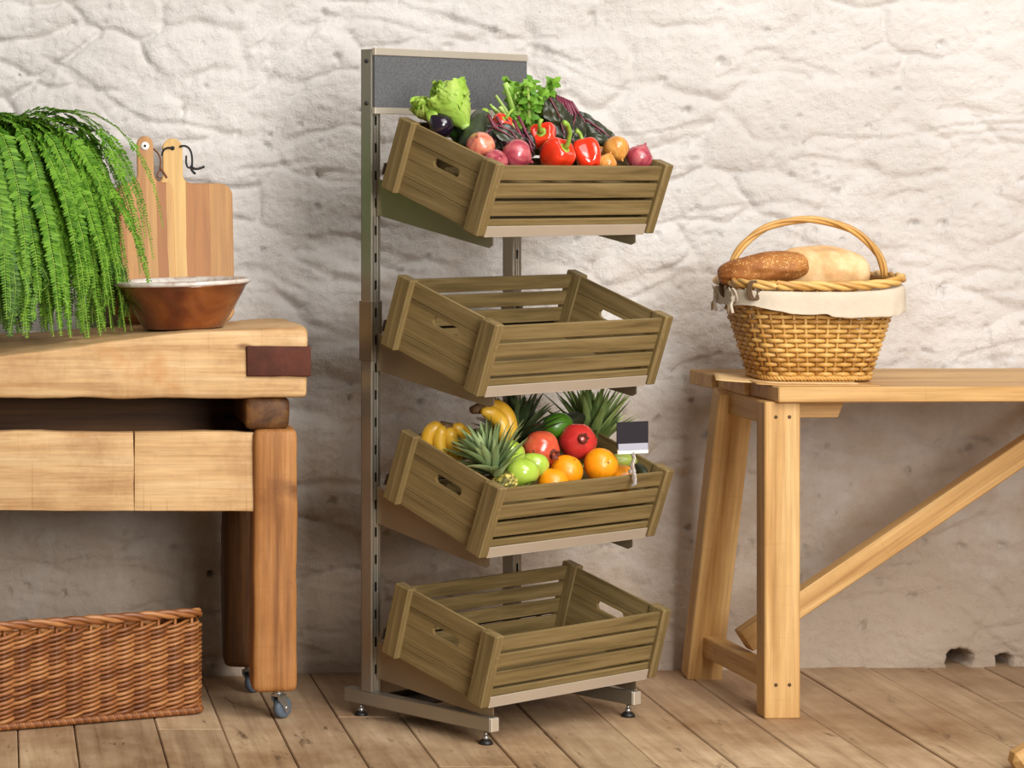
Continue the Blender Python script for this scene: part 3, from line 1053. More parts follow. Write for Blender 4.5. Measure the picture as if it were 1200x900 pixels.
def celery():
    rr = random.Random(12)
    base = cp(0, 618, 172, .200, 'cel0')
    root = empty('celery', base); tag(root, 'bunch of celery with bright green leaves at the back of the top crate', 'celery')
    st = MB(); lf = MB()
    for i in range(24):
        u = 574 + 74 * (i / 23) + rr.uniform(-3, 3); dep = .20 + .10 * rr.random()
        v = 103 + rr.uniform(-8, 12) + (14 if u < 590 else 0)
        top = cp(0, u, v, dep, 'celS') - base
        b = Vector((rr.uniform(-.025, .025), rr.uniform(-.012, .012), 0))
        mid = b.lerp(top, .55) + Vector((0, -.012, .004))
        pts = arc(b, mid, top, 7)
        rad = .0085 if u < 612 else .0045
        st.tube(pts, [rad * (1.2 - .6 * j / 7) for j in range(8)], 7, flat=.55)
        if u > 594:
            for k in range(24):
                q = pts[-1 - (k % 5)]
                d = Vector((rr.uniform(-1, 1), rr.uniform(-1, .35), rr.uniform(-.9, .9)))
                blade(lf, q, d, (rr.uniform(-.3, .3), -1, .5), rr.uniform(.014, .028), rr.uniform(.0045, .0085), rr.uniform(.2, .9), 5, .2, .2)
    for k in range(10):      # curled sprig at the right
        q = cp(0, 640 + k * .9, 100 - k * .4, .25, 'sprig') - base
        blade(lf, q, (rr.uniform(.2, 1), -.4, rr.uniform(-.8, .9)), (0, -1, .4), .02, .006, 1.4, 5, .2, .1)
    st.build('stalks', M_CELST, root); lf.build('leaves', M_CELLF, root)


celery()


def chard(base, tops, leafspots, label, seed):
    rr = random.Random(seed)
    root = empty('chard', base); tag(root, label, 'chard', 'dark chard bunches in the vegetable crate')
    st = MB(); lf = MB()
    for (p_, q_) in tops:
        a = Vector(p_) - base; b = Vector(q_) - base
        st.tube(arc(a, a.lerp(b, .5) + Vector((rr.uniform(-.01, .01), -.008, .010)), b, 8), [.0042 - .00025 * i for i in range(9)], 7)
    for (p_, d, L, w) in leafspots:
        up = Vector((rr.uniform(-.3, .3), -1, .5 + rr.uniform(-.2, .3)))
        b = Vector(p_) - base
        d = Vector(d).normalized(); upn = (up - d * up.dot(d)).normalized(); sd = d.cross(upn)
        vs = []; fs = []; nu, nv = 8, 10; ph = rr.uniform(0, 6)
        for j in range(nv + 1):
            s_ = j / nv; ww = w * math.sin(PI * min(1, s_ * .9 + .08)) ** .7
            for k in range(nu + 1):
                q = (k / nu - .5) * 2
                vs.append(b + d * (L * s_) + sd * ww * q + upn * (-.35 * ww * q * q + .16 * w * math.sin(11 * s_ + 5 * q + ph) + .1 * w * math.sin(19 * q + 4 * s_ + ph) - .25 * L * s_ * s_))
        for j in range(nv):
            for k in range(nu): c_ = j * (nu + 1) + k; fs.append((c_, c_ + 1, c_ + nu + 2, c_ + nu + 1))
        lf.add(vs, fs, True)
        st.tube([b + d * (L * t) + upn * (.004 - .25 * L * t * t) for t in (0, .25, .5, .75, .95)], [.0028, .0024, .002, .0014, .0008], 5)
    lf.build('leaves', M_CHLEAF, root); st.build('red_stems', M_CHSTEM, root)


rr = random.Random(4)
base = cp(0, 690, 168, .165, 'ch0')
tops = [(cp(0, 652 + i * 2.4, 112 + i * 1.0, .27 - i * .004), cp(0, 668 + i * 4.2, 172 + (i % 3) * 3, .16)) for i in range(8)]
lv = []
for i in range(40):
    u = rr.uniform(640, 692); v = 116 + (u - 640) * .55 + rr.uniform(-4, 26)
    lv.append((cp(0, u, v, rr.uniform(.17, .25)), (rr.uniform(-.3, .9), -.3, rr.uniform(-1, -.1)), rr.uniform(.06, .09), rr.uniform(.022, .034)))
chard(base, tops, lv, 'large dark bunch of red-stemmed chard behind the peppers and yellow onion', 31)
base = cp(0, 602, 175, .125, 'ch1')
tops = [(cp(0, 572 + i * 5, 135 + (i * 7) % 12, .17), cp(0, 596 + i * 4, 178, .10)) for i in range(8)]
lv = [(cp(0, rr.uniform(574, 618), rr.uniform(146, 164), rr.uniform(.12, .16)), (rr.uniform(-.8, .8), -.3, rr.uniform(-1, -.2)), rr.uniform(.04, .06), rr.uniform(.014, .022)) for i in range(14)]
chard(base, tops, lv, 'small dark purple chard bunch behind the large red onion', 32)

# ---- fruit crate
U3 = lambda x, y, z: cdir(2, x, y, z)
apple(cp(2, 612, 554, .062, 'apF'), .0375, U3(.03, -.63, -.6), 'green apple lowest of its pile, resting against the front rim')
apple(cp(2, 626, 545, .105, 'apR'), .0335, U3(.2, .4, .8), 'green apple partly hidden between the front apple and the oranges')
apple(cp(2, 597, 530, .130, 'apT'), .0350, U3(.25, -.05, 1), 'green apple on top of its pile with stalk hollow upward')
apple(cp(2, 578, 512, .190, 'apB'), .0300, U3(-.2, .2, 1), 'green apple at the back of the pile, under the bananas')
pomegranate(cp(2, 634, 526, .150, 'poL'), .0430, U3(-.08, -.87, .12), M_POMO, 'orange-blushed pomegranate with its crown turned to the right')
pomegranate(cp(2, 677, 518, .145, 'poR'), .0440, U3(-.50, -.62, .5), M_POMR, 'deep red pomegranate with its crown facing forward')
orange(cp(2, 704, 545, .064, 'orR'), .0395, U3(-.35, -.75, .55), 'large orange directly below the red pomegranate, right of the other oranges')
orange(cp(2, 664, 552, .090, 'orM'), .0380, U3(.1, -.3, 1), 'middle orange, nestled behind the lowest orange')
orange(cp(2, 648, 566, .060, 'orL'), .0350, U3(0, .4, 1), 'lowest orange, at the rim beside the front green apple')
orange(cp(2, 729, 560, .056, 'orX'), .0320, U3(0, .4, 1), 'orange mostly hidden behind the price card clip')
m = MB()
m.blob(lambda a, t: (.030 * math.sin(PI * t) ** .9 * math.cos(a), .030 * math.sin(PI * t) ** .9 * math.sin(a), .039 * math.cos(PI * t)), 28, 18)
tag(m.build('lime', M_LIME, None, M=Matrix.Translation(cp(2, 653, 499, .205, 'lime')) @ frame(U3(.9, -.1, .3))), 'dark green lime behind the two pomegranates', 'lime')


def mango(p, ax, r, L, mat, name, label, cat):
    m = MB()
    m.blob(lambda a, t: (r * math.sin(PI * t) ** .8 * math.cos(a) * (1 + .15 * math.cos(PI * t)), r * .85 * math.sin(PI * t) ** .8 * math.sin(a), L * math.cos(PI * t)), 28, 18)
    o = m.build(name, mat, None, M=Matrix.Translation(p) @ frame(ax)); tag(o, label, cat)
    s = MB(); s.tube([(0, 0, -L + .002), (.001, 0, -L - .007)], [.004, .003], 7); s.build('stalk', M_TWIG, o)
    return o


mango(cp(2, 730, 540, .100, 'mango'), U3(.9, -.35, .1), .022, .034, M_MANGO, 'green_mango', 'yellow-green mango lying behind the price card', 'mango')
mango(cp(2, 751, 551, .045, 'avo'), U3(.2, .9, .1), .014, .024, M_AVO, 'avocado', 'dark avocado in the right corner of the fruit crate', 'avocado')
mango(cp(2, 672, 492, .235, 'avo2'), U3(.9, .2, .1), .022, .036, M_AVO, 'avocado', 'dark avocado behind the red pomegranate, left of the tall pineapple leaves', 'avocado')
b0 = cp(2, 584, 556, .088, 'piF')
pineapple(b0, cp(2, 553, 500, .160, 'piFt') - b0, .037, .045, .122, .0135, M_PINEL, 'pineapple at the front left with grey-green spiky leaves over the crate side', 96, .70, 5)
b0 = cp(2, 607, 520, .236, 'piM')
pineapple(b0, Vector((0, 0, 1)), .043, .075, .120, .0165, M_PINED, 'pineapple at the back with dark upright leaves behind the green apples', 80, .70, 6)
b0 = cp(2, 694, 530, .238, 'piR')
pineapple(b0, Vector((-.05, .0, 1)), .043, .075, .160, .0170, M_PINEG, 'pineapple at the back right with tall leaves reaching the crate above', 84, .42, 8)
bananas('bunch of two ripe bananas arching behind the green apples', [
    (cp(2, 563, 478, .205), cp(2, 602, 468, .20), cp(2, 597, 518, .15)),
    (cp(2, 565, 482, .185), cp(2, 592, 484, .18), cp(2, 590, 522, .13))], .0185, cp(2, 563, 479, .20, 'ban'))
bananas('bunch of short bananas in the left back corner of the fruit crate', [
    (cp(2, 519, 500, .255), cp(2, 496, 500, .275), cp(2, 502, 530, .255)),
    (cp(2, 522, 501, .245), cp(2, 508, 508, .255), cp(2, 520, 542, .220)),
    (cp(2, 527, 501, .240), cp(2, 527, 516, .235), cp(2, 538, 552, .200)),
    (cp(2, 531, 499, .240), cp(2, 548, 506, .235), cp(2, 556, 540, .200))], .0165, cp(2, 521, 500, .25, 'ban2'))

# price card in a clear clip on the front rim
pc = empty('price_card_holder')
Rz = Matrix.Rotation(TH - .05, 4, 'Z')
q = cp(2, 741, 553, .009, 'clip'); pc.matrix_basis = Matrix.Translation(q) @ Matrix.Rotation(TH - .28, 4, 'Z')
tag(pc, 'blank black price card in a clear clip on the fruit crate rim', 'price card')
m = MB(); m.box((-.043, -.002, .058), (.043, .001, .116), .0006); o = m.build('card', plain('black_card', lin(38, 34, 40), .6, 0, .3), pc)
m = MB(); m.box((-.040, -.0035, .050), (.041, -.0022, .066), .0004); m.build('clear_strip', plain('grey_strip', lin(170, 170, 182), .2, 0, .5), pc)
m = MB(); m.box((-.041, -.003, .042), (.042, .001, .052), .0006); m.build('white_rail', M_WHITE, pc)
tg = plain('clear_plastic', lin(236, 236, 236), .08, 0, .5, trans=.75)
m = MB()
m.tube([(0, 0, .046), (.003, -.003, .030), (-.003, -.003, .016), (0, -.004, .002), (-.002, -.012, -.014), (-.004, -.016, -.026), (-.012, -.016, -.030)], [.007, .006, .0075, .007, .0065, .006, .003], 10, flat=.6)
m.box((-.009, -.004, -.004), (.009, .006, .006), .002)
m.build('clip', tg, pc)

# ------------------------------------------------------- butcher block table
bt = empty('butcher_block_table', (.2, 6.18, 0))
tag(bt, 'old butcher block table with worn thick top, iron corner strap and castor wheels', 'table')
Bi = Matrix.Translation((-.2, -6.18, 0))


def block_top(p, lo, hi):
    w = (p.z - lo.z) / (hi.z - lo.z)
    dip = .060 * sstep(.50, -.10, np.float64(p.x)) * (1 - .45 * float(sstep(5.95, 6.3, np.float64(p.y)))) + .010 * float(sstep(.72, .45, np.float64(p.x)))
    return p.z - float(dip) * max(0, w) ** 2 + (.0022 * mn.noise(Vector((p.x * 14, p.y * 9, 0))) if w > .9 else 0)


m = MB(); m.soft((-.95, 5.965, .752), (.7125, 6.375, .917), .012, .02, .004, 7, Bi, block_top); bto = m.build('block_top', block_wood(0), bt)
m = MB()
m.soft((.570, 5.956, .803), (.718, 5.968, .873), .004, .02, .002, 20, Bi)
m.soft((.7105, 5.957, .803), (.7195, 6.375, .873), .004, .03, .002, 20, Bi)
tag(m.build('iron_strap', M_IRON, bto), 'rusty dark iron corner strap')
for x0, x1 in ((.570, .672), (-.88, -.78)):
    m = MB(); m.soft((x0, 5.985, .679), (x1, 6.36, .752), .014, .03, .004, 9, Bi); m.build('cross_beam', dark_wood(1), bt)
# apron frame
m = MB(); m.soft((-.88, 5.992, .488), (.3116, 6.03, .672), .0025, .03, .0035, 7, Bi); m.soft((.3119, 5.992, .488), (.605, 6.03, .672), .0025, .03, .0035, 7, Bi); m.build('apron', block_wood(0), bt)
m = MB(); m.soft((-.88, 6.33, .52), (.605, 6.365, .750), .006, .04, .003, 7, Bi, seed=4); m.build('apron', dark_wood(0), bt)
for x0 in (.615, -.86):
    m = MB(); m.soft((x0, 6.03, .52), (x0 + .035, 6.34, .672), .006, .04, .003, 7, Bi, seed=5); m.build('apron', dark_wood(1), bt)
m = MB(); m.box((-.86, 6.02, .600), (.62, 6.35, .615), .002, Bi); m.build('inner_shelf', dark_wood(0), bt)
for x0, x1, y0, y1, mt in ((.588, .690, 5.975, 6.075, post_wood(2)), (.548, .655, 6.285, 6.375, dark_wood(2)), (-.90, -.80, 5.975, 6.075, post_wood(2)), (-.90, -.80, 6.285, 6.375, dark_wood(2))):
    m = MB(); m.soft((x0, y0, .070), (x1, y1, .679), .014, .03, .004, 7, Bi, seed=x0 * 9); lo = m.build('leg', mt, bt)
    cx, cy = (x0 + x1) / 2 + .010, (y0 + y1) / 2 - .01
    T = Bi @ Matrix.Translation((cx, cy, 0)) @ Matrix.Rotation(.75, 4, 'Z')
    m = MB()
    m.box((-.022, -.022, .066), (.022, .022, .072), .002, T)
    m.lathe([(.012, .055), (.012, .067)], 16, T)
    for s in (-1, 1):
        m.prism([(-.012, .058), (.014, .058), (.016, .040), (.026, .022), (.014, .014), (.004, .030), (-.012, .046)], s * .012 - .0015, s * .012 + .0015, T)
    m.box((-.012, -.0135, .053), (.014, .0135, .058), .001, T)
    m.tube([T @ Vector((.015, -.015, .0255)), T @ Vector((.015, .015, .0255))], .004, 8)
    co = m.build('castor', M_ZINC, bt)
    m = MB(); m.lathe([(.006, -.009), (.020, -.009), (.0245, -.007), (.0255, 0), (.0245, .007), (.020, .009), (.006, .009)], 32, T @ Matrix.Translation((.015, 0, .0255)) @ Matrix.Rotation(PI / 2, 4, 'X'))
    m.build('wheel', M_WHEEL, co)

# ------------------------------------------------------------- wicker helper
def rrect(hw, hd, rad, n):
    """n points evenly spaced along a rounded rectangle, with outward normals"""
    per = 2 * (2 * hw - 2 * rad) + 2 * (2 * hd - 2 * rad) + 2 * PI * rad
    segs = [((-hw + rad, -hd), (1, 0), 2 * (hw - rad)), None, ((hw, -hd + rad), (0, 1), 2 * (hd - rad)), None, ((hw - rad, hd), (-1, 0), 2 * (hw - rad)), None, ((-hw, hd - rad), (0, -1), 2 * (hd - rad)), None]
    cor = [(hw - rad, -hd + rad, -PI / 2), (hw - rad, hd - rad, 0), (-hw + rad, hd - rad, PI / 2), (-hw + rad, -hd + rad, PI)]
    out = []
    for i in range(n):
        s = per * i / n
        for k in range(8):
            L = segs[k][2] if segs[k] else PI / 2 * rad
            if s <= L or k == 7:
                if segs[k]:
                    (x, y), (dx, dy), _ = segs[k]; out.append((x + dx * s, y + dy * s, dy, -dx))
                else:
                    cx, cy, a0 = cor[k // 2]; a = a0 + s / rad
                    out.append((cx + rad * math.cos(a), cy + rad * math.sin(a), math.cos(a), math.sin(a)))
                break
            s -= L
    return out


def rope(mb, loop, r, strands=3, twists=40, n=5, closed=True):
    m_ = len(loop)
    for k in range(strands):
        pts = []
        for i, p in enumerate(loop):
            p = Vector(p); a = Vector(loop[(i - 1) % m_]) if closed or i else Vector(loop[0]); b = Vector(loop[(i + 1) % m_]) if closed or i < m_ - 1 else Vector(loop[-1])
            t = (b - a).normalized(); x = Vector((0, 0, 1)) - t * t.z; x = x.normalized() if x.length > .01 else Vector((1, 0, 0)); y = t.cross(x)
            an = 2 * PI * (k / strands + twists * i / m_)
            pts.append(p + (x * math.cos(an) + y * math.sin(an)) * r * .55)
        mb.tube(pts, r * .6, n, closed)


def wicker_mat(name, c1, c2, c3):
    t = NT(name); ge = t.n('ShaderNodeNewGeometry')
    n = t.noise(t.coords((1, 1, 1)), 26, 4, .6)
    ma = t.n('ShaderNodeMath', operation='MULTIPLY_ADD', i_1=.5); t.l(ge, 'Random Per Island', ma, 0)
    mu = t.n('ShaderNodeMath', operation='MULTIPLY', i_1=.5); t.l(n, 0, mu, 0); t.l(mu, 0, ma, 2)
    r = t.ramp([(.15, c1), (.5, c2), (.85, c3)]); t.l(ma, 0, r, 0); t.l(r, 0, t.b, 'Base Color')
    t.b.inputs['Roughness'].default_value = .42; t.b.inputs['Specular IOR Level'].default_value = .45
    return t.m


W_TRAY = wicker_mat('brown_wicker', lin(98, 54, 26), lin(144, 88, 46), lin(182, 126, 74))
W_BASK = wicker_mat('honey_wicker', lin(152, 104, 44), lin(194, 146, 74), lin(220, 180, 106))
W_DARKIN = plain('wicker_shadow_lining', lin(90, 46, 20), .8, var=.2)

# long wicker tray on the floor
wt = empty('wicker_tray', (.476, 6.07, 0), (0, 0, math.radians(22.5)))
tag(wt, 'long low brown wicker basket on the floor under the butcher block table', 'basket')
HW, HD = .46, .115
NS = 52
def tray_h(y): return .247 - .058 * (y + HD) / (2 * HD)       # rim drops towards the back


NP = NS * 4
P0 = rrect(HW, HD, .025, NP)
off = Vector((-HW, HD, 0))
wv = MB()
rows = 19
for r_ in range(rows):
    for j in range(NS):
        pts = []
        rad = .0043 + .0006 * math.sin(j * 7.3 + r_ * 3.1)
        for q_ in range(0, 9):
            i = (j * 4 + q_) % NP
            x, y, nx, ny = P0[i]
            hh = tray_h(y) - .016
            z = .020 + (hh - .030) * (r_ + .24 * q_ - .6) / rows
            o_ = .0072 * math.cos(PI * (q_ - 4) / 4)
            pts.append((x + nx * o_ + off.x, y + ny * o_ + off.y, z))
        wv.tube(pts, [rad * .8] + [rad] * 7 + [rad * .8], 5)
wv.build('woven_sides', W_TRAY, wt)
sk = MB()
for j in range(NS):
    x, y, nx, ny = P0[j * 4]
    sk.tube([(x + off.x - nx * .001, y + off.y - ny * .001, .006), (x + off.x - nx * .001, y + off.y - ny * .001, tray_h(y) - .008)], .0042, 6)
sk.build('stakes', W_TRAY, wt)
rm = MB(); rope(rm, [(x + off.x, y + off.y, tray_h(y) - .007) for x, y, _, _ in P0], .0105, 3, 16, 7)
rm.build('rim', W_TRAY, wt)
bb = MB(); rope(bb, [(x + nx * .004 + off.x, y + ny * .004 + off.y, .011) for x, y, nx, ny in rrect(HW, HD, .025, NP * 3)], .0085, 3, 110, 5)
bb.build('base_border', W_TRAY, wt)
bs = MB()
for k in range(24):
    y = -HD + .008 + (2 * HD - .016) * k / 23
    bs.tube([(-HW + .01 + off.x, y + off.y, .010), (HW - .01 + off.x, y + off.y, .010)], .0052, 6)
bs.build('woven_base', W_TRAY, wt)

# -------------------------------------------------------------- pine trestle
TY = math.radians(2.5)
tt = empty('trestle_table', (1.81, 5.99, 0), (0, 0, TY))
tag(tt, 'plain pine trestle table with splayed back leg and diagonal brace', 'table')
TZ = .776
tp = MB()
for k, (y0, y1, xs) in enumerate(((0, .205, 0), (.206, .405, -.012), (.406, .585, -.026))):
    tp.box((xs, y0, TZ - .036), (1.62, y1, TZ), .0025)
tp.build('tabletop', pine(0), tt)
def bar(mb, a, b, w, d, xref=(1, 0, 0), c=.003):
    """square timber from a to b; w along xref, d across"""
    a, b = Vector(a), Vector(b); z = (b - a); L = z.length; z.normalize()
    x = Vector(xref); x = (x - z * x.dot(z)).normalized(); y = z.cross(x)
    M = Matrix((x, y, z)).transposed().to_4x4(); M.translation = a
    mb.box((-w / 2, -d / 2, 0), (w / 2, d / 2, L), c)
    return M            # the timber's own frame, so its grain runs along it


for sx, ex in ((0, 0), (1, 0)):
    X = .017 if sx == 0 else 1.56
    m = MB(); m.box((X - .042, .022, 0), (X + .042, .082, TZ - .036), .003); fl = m.build('leg', pine(2), tt)
    for (zz, xx) in ((.705, -.016), (.705, .016), (.040 + .04, -.016), (.08, .016)):
        s = MB()
        s.lathe([(0, 0), (.0042, 0), (.0042, .002), (0, .002)], 10, Matrix.Translation((X + xx, .0225, zz)) @ Matrix.Rotation(PI / 2, 4, 'X'))
        s.build('screw_head', M_TWIG, fl)
    m = MB(); M_ = bar(m, (X - .012, .335, TZ - .036), (X - .030, .53, 0.004), .088, .055, (1, 0, 0)); m.build('leg', pine(2), tt, M=M_)
    m = MB(); m.box((X - .030, .082, TZ - .036 - .055), (X + .012, .42, TZ - .0365), .003); m.build('top_rail', pine(1), tt)
    m = MB(); M_ = bar(m, (X - .014, .080, .092), (X - .020, .485, .088), .045, .052, (1, 0, 0)); m.build('stretcher', pine(2), tt, M=M_)
m = MB(); m.prism([(.062, TZ - .0365), (.195, TZ - .0365), (.178, TZ - .080), (.075, TZ - .080)], .10, .40); bevel(m.build('cleat', pine(0), tt), .002)
m = MB(); M_ = bar(m, (.002, .255, .142), (.90, .27, .730), .056, .046, (0, 0, 1)); m.build('brace', pine(2), tt, M=M_)
m = MB(); M_ = bar(m, (1.58, .255, .150), (.95, .27, .730), .056, .046, (0, 0, 1)); m.build('brace', pine(2), tt, M=M_)

# a second piece of furniture whose foot enters at the lower right corner
bn = empty('wooden_bench', (2.925, 5.38, 0))
tag(bn, 'wooden bench whose slanting leg foot enters the lower right corner', 'bench')
m = MB(); m.box((-.35, -.16, .42), (.75, .16, .46), .006); m.build('seat', pine(0), bn)
for y in (-.09, .09):
    m = MB(); M_ = bar(m, (-.775, y, .014), (-.12, y, .425), .05, .055, (0, 0, 1), .014); m.build('leg', pine(2), bn, M=M_)
    m = MB(); M_ = bar(m, (.70, y, .002), (.58, y, .425), .05, .055, (1, 0, 0), .014); m.build('leg', pine(2), bn, M=M_)

# ------------------------------------------------------------- bread basket
bk = empty('bread_basket', (1.955, 6.235, TZ + .004))
tag(bk, 'honey wicker basket with arched handle and cream cloth liner on the pine table', 'basket')
NB = 40
BH = .225


def bk_pts(t, n):
    hw = .128 + .062 * t; hd = .100 + .045 * t
    return rrect(hw, hd, .055 + .02 * t, n)


wv = MB()
rows = 17
for r_ in range(rows):
    t = (r_ + .5) / rows
    P = bk_pts(t * .92, NB * 4)
    pts = []
    for i, (x, y, nx, ny) in enumerate(P):
        o_ = .0052 * math.cos(PI * (i / 4.0 + r_)); pts.append((x + nx * o_, y + ny * o_, .010 + (BH * .92 - .012) * t))
    wv.tube(pts, .0053, 6, True)
wv.build('woven_sides', W_BASK, bk)
sk = MB()
Pa, Pb = bk_pts(0, NB), bk_pts(1, NB)
for j in range(NB):
    (x0, y0, _, _), (x1, y1, _, _) = Pa[j], Pb[j]
    sk.tube([(x0, y0, .004), (x1, y1, BH - .006)], .0038, 6)
sk.build('stakes', W_BASK, bk)
rm = MB(); rope(rm, [(x, y, .006) for x, y, _, _ in rrect(.130, .102, .056, 260)], .0065, 3, 34, 5); rm.build('base_border', W_BASK, bk)
bs = MB()
for k in range(16):
    y = -.088 + .176 * k / 15; hx = .118 - .03 * (abs(y) / .09) ** 3
    bs.tube([(-hx, y, .008), (hx, y, .008)], .006, 6)
bs.build('woven_base', W_BASK, bk)
def rim_z(x): return BH + .016 * max(0, (x / .19)) ** 3 + .004 * max(0, (-x / .19)) ** 3


rm = MB(); rope(rm, [(x, y, rim_z(x) + .003) for x, y, _, _ in rrect(.196, .151, .077, 200)], .0105, 3, 9, 7); rm.build('rim', W_BASK, bk)
hd = MB()
hp = []
for i in range(41):
    a = PI * i / 40
    hp.append((-.190 * math.cos(a) * (1.0), .0 + .012 * math.sin(a), BH - .02 + .177 * math.sin(a) ** .78))
rope(hd, hp, .0088, 3, 2, 7, False); hd.build('handle', W_BASK, bk)
# cloth liner folded over the rim
n = 160
cl = MB(); vs = []; fs = []
prof = [(-.020, -.045, .9), (-.012, -.025, 1), (-.004, -.012, 1), (.008, -.010, 1), (.0135, -.014, 1), (.0150, -.024, 1), (.0150, -.040, 1), (.0150, -.058, 1), (.0165, -.068, 1), (.0150, -.0685, 1)]
Q = rrect(.190, .145, .073, n)
for i, (x, y, nx, ny) in enumerate(Q):
    th = 2 * PI * i / n
    sag = .006 * math.sin(x * 9 + 1.2) + .038 * max(0, min(1, (-x - .09) / .07)) + .004 * math.sin(3 * th + 1) - .010 * (x > .0)
    for j, (o_, z, k) in enumerate(prof):
        f_ = j / (len(prof) - 1)
        wr = (.0026 * math.sin(th * 21 + j * .6) + .0010 * math.sin(th * 37 + 2)) * max(0, f_ - .35)
        tz = z + rim_z(x) + (sag * max(0, f_ - .4) if j > 3 else 0)
        vs.append((x + nx * (o_ + abs(wr) * 1.4), y + ny * (o_ + abs(wr) * 1.4), tz + (.0012 * math.sin(th * 13) * (f_ > .4))))
k = len(prof)
for i in range(n):
    for j in range(k - 1):
        a = i * k + j; b = ((i + 1) % n) * k + j; fs.append((a, b, b + 1, a + 1))
cl.add(vs, fs, True)
subsurf(cl.build('cloth_liner', M_CLOTH, bk), 1)
for (sx, sy) in ((-1, -.35), (-1, .3)):
    c0 = Vector((-.207, -.090 if sy < 0 else .05, BH - .030))
    bw = MB()
    for a in (.4, 2.6):
        loop = [c0 + Vector((-.006 * math.sin(t * 2 * PI), .022 * math.cos(a) * (1 - math.cos(t * 2 * PI)) * .5, .014 * math.sin(t * 2 * PI) + .008 * (1 - math.cos(2 * PI * t)))) for t in [i / 12 for i in range(13)]]
        bw.tube(loop, .0035, 6, flat=.5)
    bw.blob(lambda a, t: c0 + Vector((.007 * math.sin(PI * t) * math.cos(a), .007 * math.sin(PI * t) * math.sin(a), .008 * math.cos(PI * t))), 10, 8)
    for s in (-1, 1):
        bw.tube([c0, c0 + Vector((-.008, .010 * s, -.016)), c0 + Vector((-.006, .018 * s, -.034))], [.003, .004, .0045], 6, flat=.5)
    bw.build('bow_tie', M_CLOTH, bk)
# two dark loops where the handle is bound to the rim
for (x, y) in ((-.172, -.140), (-.199, .0), (.199, .0)):
    lp = MB()
    for k_ in range(3):
        lp.tube([(x + .012 * math.cos(a) + k_ * .004 - .004, y - .004 + .012 * math.sin(a) * .3, BH - .008 + .022 * math.sin(a)) for a in [2 * PI * i / 14 for i in range(14)]], .0022, 5, True)
    lp.build('handle_binding', M_TWIG, bk)


def loaf(p, ax, L, r, mat, name, label, lump, seed, flat=.8, scores=0):
    m = MB()
    def fn(a, t):
        x = -math.cos(PI * t) * L
        k = math.sin(PI * t) ** .62
        q = Vector((x * 9 + seed, math.cos(a) * 1.3, math.sin(a) * 1.3))
        b = 1 + lump * mn.noise(q) + lump * .5 * mn.noise(q * 2.3)
        g = 0
        if scores < 0:
            d = (a - PI * 1.72 - .5 * x / L + 2 * PI * (a < 1)) / .16; g += .13 * math.exp(-d * d) * math.sin(PI * t)
        if scores > 0 and math.sin(a) > -.1:
            for s in range(scores):
                xc = (-.6 + 1.2 * s / max(1, scores - 1)) * L if scores > 1 else 0
                d = (x - xc - .35 * r * math.cos(a)) / (.010)
                g += .16 * math.exp(-d * d)
        b -= g
        return (x, r * k * b * math.cos(a), r * flat * k * b * math.sin(a))
    m.blob(fn, 56, 64)
    z = Vector(ax).normalized(); y = Vector((0, 0, 1)).cross(z).normalized(); u = z.cross(y)
    M = Matrix((z, y, u)).transposed().to_4x4(); M.translation = p
    o = m.build(name, mat, None, M=M); tag(o, label, 'bread')
    return o


def bread_mat(name, c1, c2, c3, seeds=None):
    t = NT(name); co = t.coords()
    n = t.noise(co, 16, 5, .6); r = t.ramp([(.3, c1), (.5, c2), (.7, c3)]); t.l(n, 0, r, 0)
    out = (r, 0)
    b = t.noise(co, 70, 4, .7)
    if seeds:
        v = t.n('ShaderNodeTexVoronoi', i_Scale=190); t.l(co, 0, v, 'Vector')
        r2 = t.ramp([(.22, (1, 1, 1, 1)), (.34, (0, 0, 0, 1))]); t.l(v, 'Distance', r2, 0)
        n3 = t.noise(co, 30, 3); r3 = t.ramp([(.42, (0, 0, 0, 1)), (.58, (1, 1, 1, 1))]); t.l(n3, 0, r3, 0)
        mm = t.mix(1.0, (r2, 0), (r3, 0), 'MULTIPLY'); mx = t.mix((mm, 2), out, seeds); out = (mx, 2)
    t.t.links.new(out[0].outputs[out[1]], t.b.inputs['Base Color'])
    t.b.inputs['Roughness'].default_value = .6; t.b.inputs['Specular IOR Level'].default_value = .3
    t.bump(b, 0, .4 if seeds else .12, .004)
    return t.m


M_SEED = bread_mat('seeded_crust', lin(118, 66, 28), lin(156, 96, 44), lin(182, 122, 62), lin(222, 180, 116))
M_PALE = bread_mat('pale_crust', lin(190, 138, 84), lin(218, 176, 124), lin(234, 206, 162))
loaf(at(894, 316, 6.20), (1, -.22, .14), .106, .050, M_SEED, 'seeded_loaf', 'brown seeded loaf in the left half of the bread basket', .17, 3, .80, 0)
loaf(at(962, 318, 6.25), (1, .1, -.04), .112, .084, M_PALE, 'white_loaf', 'pale crusty white loaf in the right half of the bread basket', .12, 8, .72, -1)

